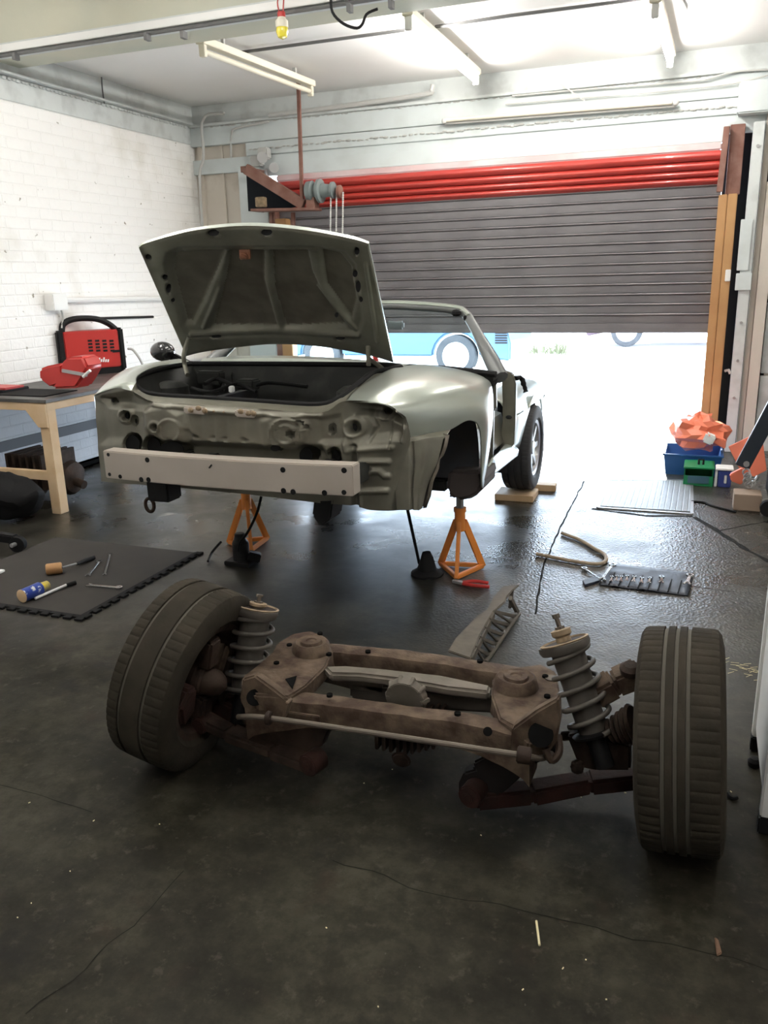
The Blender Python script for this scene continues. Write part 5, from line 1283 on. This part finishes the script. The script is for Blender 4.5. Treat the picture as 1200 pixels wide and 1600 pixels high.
# rubber floor mat with jigsaw edge at left
MX1, MY0, MY1 = -2.555, 2.735, 3.68
t = thing('floor_mat', 'dusty brown rubber floor mat with a black jigsaw edge under the hand tools', 'floor mat', (-3.0, 3.2, 0))
MB().mm((-3.55, MY0, 0), (MX1, MY1, .008)).build('mat', 'mat_rub', t)
b = MB(); k = 0; x = -3.55
while x < MX1: b.mm((x, MY0-.030, 0), (x+.030, MY0+.004, .011)).mm((x-.006, MY0-.034, 0), (x+.036, MY0-.016, .0105)); x += .066
y = MY0
while y < MY1: b.mm((MX1-.004, y, 0), (MX1+.030, y+.03, .011)).mm((MX1+.016, y-.006, 0), (MX1+.034, y+.036, .0105)); y += .066
b.mm((-3.55, MY0-.012, 0), (MX1+.012, MY0+.012, .010)).mm((MX1-.012, MY0, 0), (MX1+.012, MY1, .010))
b.build('jigsaw_edge', 'rubber', t)
ZM = .008
# mallet
t = thing('mallet', 'wooden headed mallet lying on the brown mat', 'mallet', P(100, 888, Z=ZM))
h0 = P(72, 890, Z=ZM+.03); h1 = P(97, 887, Z=ZM+.03)
MB().lathe([(0, .026), (.006, .030), ((h1-h0).length-.006, .030), ((h1-h0).length, .026)], h0, h1-h0, 20).build('head', 'wood', t)
MB().tube([P(97, 887, Z=ZM+.03), P(122, 880, Z=ZM+.02)], .006, 8).build('shaft', 'steel', t)
MB().tube([P(120, 881, Z=ZM+.02), P(130, 877, Z=ZM+.016), P(147, 871, Z=ZM+.014)], [.010, .013, .012], 10).build('grip', 'black', t)
t = thing('spray_can', 'blue and white aerosol can lying on the brown mat', 'can', P(50, 925, Z=ZM))
q0, q1 = P(33, 932, Z=ZM+.034), P(74, 914, Z=ZM+.034); L = (q1-q0).length
MB().lathe([(.004, .032), (L*.7, .032)], q0, q1-q0, 24).build('can', mat('blue and white printed can', (.02, .05, .28), .3, col2=(.75, .75, .72), scale=9, lo=.62, hi=.64), t)
MB().lathe([(0, .026), (.004, .033)], q0, q1-q0, 24).build('base', 'wood_pale', t)
MB().lathe([(L*.7, .032), (L*.76, .024), (L*.78, .024), (L, .022)], q0, q1-q0, 20).build('cap', mat('yellow label', (.70, .55, .04), .4, col2=(.08, .09, .2), scale=30), t)
t = thing('screwdriver', 'screwdriver with a pale shaft and dark handle beside the spray can', 'screwdriver', P(80, 925, Z=ZM))
MB().tube([P(55, 935, Z=ZM+.010), P(106, 913, Z=ZM+.012)], .007, 8).build('shaft', 'white', t)
MB().tube([P(104, 914, Z=ZM+.013), P(118, 910, Z=ZM+.013)], [.010, .012], 10).build('handle', 'black', t)
spanner('thin brass coloured spanner on the mat beside the mallet handle', P(139, 899, Z=ZM+.002), P(155, 879, Z=ZM+.002), .024, 'spanners on the mat', .005)
spanner('thin long spanner standing upright in view at the back of the mat', P(164, 898, Z=ZM+.002), P(172, 868, Z=ZM+.002), .018, 'spanners on the mat', .005)
spanner('bright combination spanner lying across the mat nearest the tyre', P(144, 916, Z=ZM+.002), P(186, 920, Z=ZM+.002), .030, 'spanners on the mat', .006)
o = MB().beam(P(-6, 896, Z=ZM+.008), P(5, 891, Z=ZM+.008), .03, .012).build('paint_scraper', 'paper', bevel=.003); tag(o, 'white tool tip on the mat beside the mallet head', 'scraper')

# litter
o = MB().tube([P(838, 1439, Z=.004), P(843, 1477, Z=.004)], .0028, 6).build('straw', 'straw'); tag(o, 'single pale straw on the near floor', 'straw')
o = MB().prism([P(1116, 1466, Z=0), P(1122, 1470, Z=0), P(1128, 1492, Z=0), P(1120, 1496, Z=0)], (0, 0, .006)).build('wood_chip', 'chip', bevel=.002); tag(o, 'brown wood chip on the near floor beyond the straw', 'wood chip')
o = MB().lathe([(0, .0), (.004, .018), (.02, .020), (.03, .012), (.032, 0)], P(1178, 1198, Z=0), (0, 0, 1), 14).build('rubber_bung', 'rubber'); tag(o, 'small black rubber bung on the floor by the cabinet foot', 'bung')
o = MB().tube(spline([P(1138, 1240, Z=.006), P(1144, 1247, Z=.006), P(1152, 1246, Z=.006)], 8), .006, 6).build('clip', 'rubber'); tag(o, 'small bent black clip on the floor below the bung', 'clip')
b = MB()
for k in range(34):
    u = random.random(); x = 1130+u*75+random.uniform(-4, 4); y = 1030+u*25+random.uniform(-8, 30)*random.random(); a_ = random.uniform(-.4, .9)
    p = P(x, y, Z=.0025); b.beam(p, p+V((.03*math.cos(a_), .03*math.sin(a_), 0)), .0013, .0013)
for k in range(20):
    p = P(random.uniform(0, 1200), random.uniform(1180, 1590), Z=.0015); a_ = random.uniform(0, 6.3); L = random.uniform(.002, .006); b.beam(p, p+V((L*math.cos(a_), L*math.sin(a_), 0)), .002, .002)
o = b.build('straw_litter', 'straw', smooth=0); tag(o, 'scattered straw wisps and crumbs on the floor', 'litter', kind='stuff')

# ================================================================== by the door: bags, tubs, jack, block, crate
t = thing('storage_tub', 'large blue plastic tub by the timber door post', 'tub', P(1075, 745, Z=0))
q = [P(1035, 742, Z=0), P(1126, 748, Z=0)]; D0 = q[0].y
x0, x1 = q[0].x, q[1].x
def tub(t_, x0, x1, y0, y1, h_, m_, rimw=.012, tz=.02, dip=None):
    b_ = MB(); z0 = .002
    out_ = [V((x0+tz, y0+tz, z0)), V((x1-tz, y0+tz, z0)), V((x1-tz, y1-tz, z0)), V((x0+tz, y1-tz, z0))]
    up_ = [V((x0, y0, h_)), V((x1, y0, h_)), V((x1, y1, h_)), V((x0, y1, h_))]
    c0 = V(((x0+x1)/2, (y0+y1)/2, 0)); ins = [p.lerp(V((c0.x, c0.y, p.z)), .04) for p in up_]; inb = [p.lerp(V((c0.x, c0.y, p.z)), .06)+V((0, 0, .006)) for p in out_]
    b_.grid([[*out_, out_[0]], [*up_, up_[0]], [*ins, ins[0]], [*inb, inb[0]]]); b_.f += [[0, 1, 2, 3], [15, 16, 17, 18]]; b_.mi += [0, 0]
    b_.build('body', m_, t_, bevel=.004)
    r_ = MB()
    for k in range(4): r_.beam(up_[k], up_[(k+1) % 4], rimw, .014)
    r_.build('rim', m_, t_, bevel=.003)
htub = P(1035, 710, Y=D0).z
tub(t, x0, x1, D0, D0+.42, htub, 'blue_box', .018)
t = thing('parts_bin', 'small green plastic parts bin in front of the blue tub', 'bin', P(1095, 757, Z=0))
q = [P(1068, 755, Z=0), P(1113, 761, Z=0)]; hg = P(1068, 726, Y=q[0].y).z
y0 = min(q[0].y, q[1].y)
gx0, gx1 = q[0].x, q[1].x
MB().mm((gx0, y0, .002), (gx1, y0+.24, .008)).mm((gx0, y0, .002), (gx0+.006, y0+.24, hg)).mm((gx1-.006, y0, .002), (gx1, y0+.24, hg)).mm((gx0, y0+.234, .002), (gx1, y0+.24, hg)).mm((gx0, y0, .002), (gx1, y0+.006, hg*.55)).build('body', 'green_box', t, bevel=.003)
MB().mm((gx0-.006, y0-.01, hg-.012), (gx1+.006, y0+.246, hg)).build('lid', 'green_box', t, bevel=.004)
MB().mm((gx0+.025, y0-.008, .02), (gx1-.025, y0-.001, hg*.55)).build('label_window', mat('blue grey window', (.05, .12, .17), .3), t, bevel=.002)
b = MB().tube([(gx0+.09, y0+.1, hg), (gx0+.09, y0+.1, hg+.035), (gx1-.07, y0+.1, hg+.035), (gx1-.07, y0+.1, hg)], .008, 8); b.build('handle', 'black', t)
t = thing('battery_case', 'small navy and white plastic case right of the green bin', 'case', P(1128, 762, Z=0))
q = P(1119, 762, Z=0); 
MB().box((q.x+.05, q.y+.08, .06), (.085, .13, .12)).build('case', 'navy', t, bevel=.006)
MB().box((q.x+.045, q.y+.08, .128), (.115, .14, .014)).build('lid', 'paper', t, bevel=.004)
MB().box((q.x-.006, q.y+.04, .06), (.016, .03, .12)).box((q.x+.055, q.y+.013, .06), (.02, .006, .06)).build('clasp', 'paper', t, bevel=.003)
# orange-red bag spilling over the tub
YB_ = D0+.12
t = thing('carrier_bag', 'crumpled orange-red plastic bag lying on top of the blue tub', 'bag', P(1095, 690, Y=YB_))
rows = []
bx = [P(1052, 690, Y=YB_).x, P(1133, 690, Y=YB_).x]; zt = htub
for i in range(12):
    th = PI*i/11; row = []
    for j in range(19):
        ph = 2*PI*(j % 18)/18+.2*(i % 2); r = 1+.45*noise.noise(V((math.cos(ph)*2.4, math.sin(ph)*2.4, th*2.4+3)))
        p = V(((bx[0]+bx[1])/2+(bx[1]-bx[0])/2*1.05*math.sin(th)*math.cos(ph)*r, YB_+.12+.17*math.sin(th)*math.sin(ph)*r, zt+.13+.125*math.cos(th)*r))
        p += noise.noise_vector(p*11)*.035; p.z = max(p.z, zt+.004); row.append(p)
    row[18] = row[0].copy()
    rows.append(row)
b = MB().grid(rows); b.build('bag', 'bag', t, smooth=12)
b = MB().prism([P(1080, 668, Y=YB_), P(1100, 672, Y=YB_), P(1133, 690, Y=YB_), P(1132, 702, Y=YB_), P(1110, 690, Y=YB_), P(1092, 682, Y=YB_)], (.01, .03, .01)); b.build('flap', 'bag', t, bevel=.004)
o = MB().box(P(1108, 685, Y=YB_-.03), (.075, .09, .07), Matrix.Rotation(.4, 3, 'Y')).build('paper_packet', 'paper', bevel=.01); tag(o, 'crumpled white paper packet in the orange-red bag', 'packet')
# salmon sheet / hazard board and trolley jack on the right edge
YO = 6.0
o = MB().prism([P(1138, 698, Y=YO), P(1174, 681, Y=YO), P(1192, 690, Y=YO-.1), P(1198, 735, Y=YO-.12), P(1178, 745, Y=YO-.1), P(1158, 738, Y=YO)], (0, .015, 0)).build('orange_board', 'orange_plate', bevel=.003); tag(o, 'salmon orange board leaning behind the jack lever', 'board')
mn = min((o.matrix_world @ v.co).z for v in o.data.vertices)
t = thing('engine_crane', 'dark blue-black lifting jack with a slanted lever arm and chain hook', 'jack', P(1190, 790, Z=0))
YJ = 5.6
MB().beam(P(1160, 728, Y=YJ), P(1215, 625, Y=YJ-.1), .09, .05, (0, 1, 0)).build('lever_arm', mat('dark slate paint', (.022, .030, .042), .4), t, bevel=.005)
MB().lathe([(-.03, .018), (.03, .018)], P(1166, 724, Y=YJ-.02), (0, 1, 0), 12).build('pivot_bolt', 'steel', t)
b = MB()
for k, (x, y) in enumerate(((1166, 738), (1168, 744), (1167, 751), (1170, 757), (1175, 754))):
    c = P(x, y, Y=YJ-.04); b.tube([c+V((.020*math.cos(a_*PI/6), .008*math.sin(a_*PI/3), .022*math.sin(a_*PI/6))) for a_ in range(13)], .006, 6)
b.tube(spline([P(1175, 755, Y=YJ-.03), P(1182, 748, Y=YJ-.03), P(1184, 743, Y=YJ-.03)], 8), [.009, .012, .012, .012, .012, .01, .009, .008], 8)
b.build('chain_hook', 'steel', t)
MB().mm((q_x0 := P(1186, 790, Y=YJ-.25).x+.06, YJ-.3, .05), (.95, YJ+.2, .21)).build('chassis', 'black', t, bevel=.02)
MB().prism([P(1140, 742, Y=YJ+.1), P(1160, 732, Y=YJ+.1), P(1166, 745, Y=YJ+.1), P(1158, 758, Y=YJ+.1), P(1142, 752, Y=YJ+.1)], (0, .05, 0)).build('red_shoe', 'orange_plate', t, bevel=.006)
b = MB()
for x in (.46, .9):
    b.lathe([(-.02, .03), (-.02, .05), (.02, .05), (.02, .03)], (x, YJ-.28, .052), (0, 1, 0), 18)
b.build('wheel', 'rubber', t)
q0, q1 = P(1145, 797, Z=0), P(1186, 801, Z=0)
o = MB().mm((q0.x, q0.y, 0), (q0.x+.16, q0.y+.16, P(1145, 772, Y=q0.y).z)).build('timber_block', mat('grey-brown timber', (.26, .19, .14), .75), bevel=.004); tag(o, 'grey-brown timber block in front of the dark lifting jack', 'block')
pipe('cable', [P(1080, 783, Z=.006), P(1100, 785, Z=.006), P(1112, 790, Z=.006), P(1150, 800, Z=.006)], .006, 'rubber', 'thin black cable on the floor right of the hatch', 'cable', sm=20)
# white framed cabinet corner at right edge
c0 = P(1184, 1302, Z=0)
t = thing('tool_cabinet', 'white framed cabinet with an orange panel beside the axle\'s tyre', 'cabinet', (c0.x+.3, c0.y+.2, 0))
q = c0.x; hy = c0.y; ht = P(1200, 1040, Y=hy).z
ht = max(ht, .62)
MB().mm((q, hy, .05), (q+.034, hy+.034, ht)).build('corner_post', 'white', t, bevel=.004)
MB().mm((q+.5, hy, .05), (q+.534, hy+.034, ht)).mm((q, hy+.42, .05), (q+.034, hy+.454, ht)).mm((q+.5, hy+.42, .05), (q+.534, hy+.454, ht)).build('corner_post', 'white', t, bevel=.004)
for xx, yy in ((q, hy), (q+.5, hy), (q, hy+.42), (q+.5, hy+.42)):
    MB().mm((xx-.002, yy-.002, 0), (xx+.036, yy+.036, .05)).build('foot', 'black', t, bevel=.004)
MB().mm((q+.034, hy+.006, .05), (q+.5, hy+.03, .10)).mm((q, hy, ht), (q+.534, hy+.454, ht+.03)).build('frame_rail', 'white', t, bevel=.004)
MB().mm((q+.034, hy+.012, .10), (q+.5, hy+.026, ht)).build('panel', mat('orange cabinet panel', (.80, .38, .14), .5), t)

MB().mm((q+.008, hy+.034, .08), (q+.026, hy+.42, ht)).build('side_panel', 'white', t)
# ================================================================== outside
b = MB().mm((-60, YW+.32, -.10), (60, 70, -.004)); struct(b, 'ground', 'outside')
def carbody(name, label, x0, x1, yc, w_, prof, zl, m_, wheels, r, glassm=True):
    t_ = thing(name, label, 'car', ((x0+x1)/2, yc, 0))
    # profile polygon (x fraction, z) with wheel cut-outs
    pts = [(x0+(x1-x0)*u, z_) for u, z_ in prof]
    low = []
    for cx_ in sorted(wheels, reverse=True):
        for k in range(13):
            a_ = math.radians(180*k/12); low.append((cx_+(r+.045)*math.cos(a_), max(zl, .30+(r+.045)*math.sin(a_))))
    poly = pts+[(x1, zl)]+low+[(x0, zl)]
    MB().prism([(x, yc-w_/2, z_) for x, z_ in poly], (0, w_, 0)).build('body', m_, t_, bevel=.03, seg=3)
    for cx_ in wheels:
        ty = MB().lathe([(-.10, r*.68), (-.10, r*.95), (-.08, r), (.08, r), (.10, r*.95), (.10, r*.68)], (cx_, yc-w_/2+.09, r), (0, 1, 0), 32, closed=True).build('tyre', 'tyre_dark', t_)
        b_ = MB().lathe([(-.085, r*.70), (-.095, r*.66), (-.06, r*.62), (-.05, 0)], (cx_, yc-w_/2+.09, r), (0, 1, 0), 32)
        for k in range(14):
            a_ = 2*PI*k/14; q_ = V((cx_, yc-w_/2+.012, r)); b_.beam(q_+V((.03*math.cos(a_), 0, .03*math.sin(a_))), q_+V((r*.66*math.cos(a_), .0, r*.66*math.sin(a_))), .022, .02, (0, 1, 0))
        b_.build('alloy_rim', 'white', ty)
    return t_
wx1 = P(712, 550, Y=12).x; wx0_ = P(503, 552, Y=12).x
cb = carbody('parked_car', 'pale blue parked car side-on outside, seen through the windscreen', wx0_-.75, wx1+.83, 12.82, 1.65,
             [(0, .75), (.03, .88), (.16, .92), (.27, 1.30), (.50, 1.34), (.66, .96), (.92, .84), (.985, .70), (1, .5)], .24, 'blue_car', (wx0_, wx1), .31)
gx = P(798, 535, Y=12).x
b = MB()
for k in range(5): b.mm((wx1+.60, 12.0-.012, .50+.035*k), (wx1+.78, 12.0+.01, .52+.035*k))
b.build('grille', 'black', cb)
MB().mm((wx0_+.55, 11.992, .95), (wx0_+1.35, 12.02, 1.24)).build('side_window', 'black_gloss', cb, bevel=.01)
p = P(978, 528, Y=17.5)
carbody('parked_car', 'dark car far outside under the right end of the shutter', p.x-.8, p.x+3.4, 18.4, 1.7,
        [(0, .7), (.05, .9), (.2, .95), (.32, 1.4), (.7, 1.42), (.88, .95), (1, .85)], .20, 'far_car', (p.x, p.x+2.6), .31)
pw = P(855, 535, Y=16)
b = MB()
for k in range(140):
    x = pw.x+random.uniform(-.45, .45); y = 16+random.uniform(-.3, .3); a_ = random.uniform(-.5, .5); L = random.uniform(.08, .30)
    b.beam((x, y, 0), (x+L*a_, y+random.uniform(-.08, .08), L), .02, .004, (0, 1, 0), .003)
o = b.build('weed_clump', 'hedge', smooth=0); tag(o, 'clump of pale weeds on the sunlit ground outside', 'weeds')
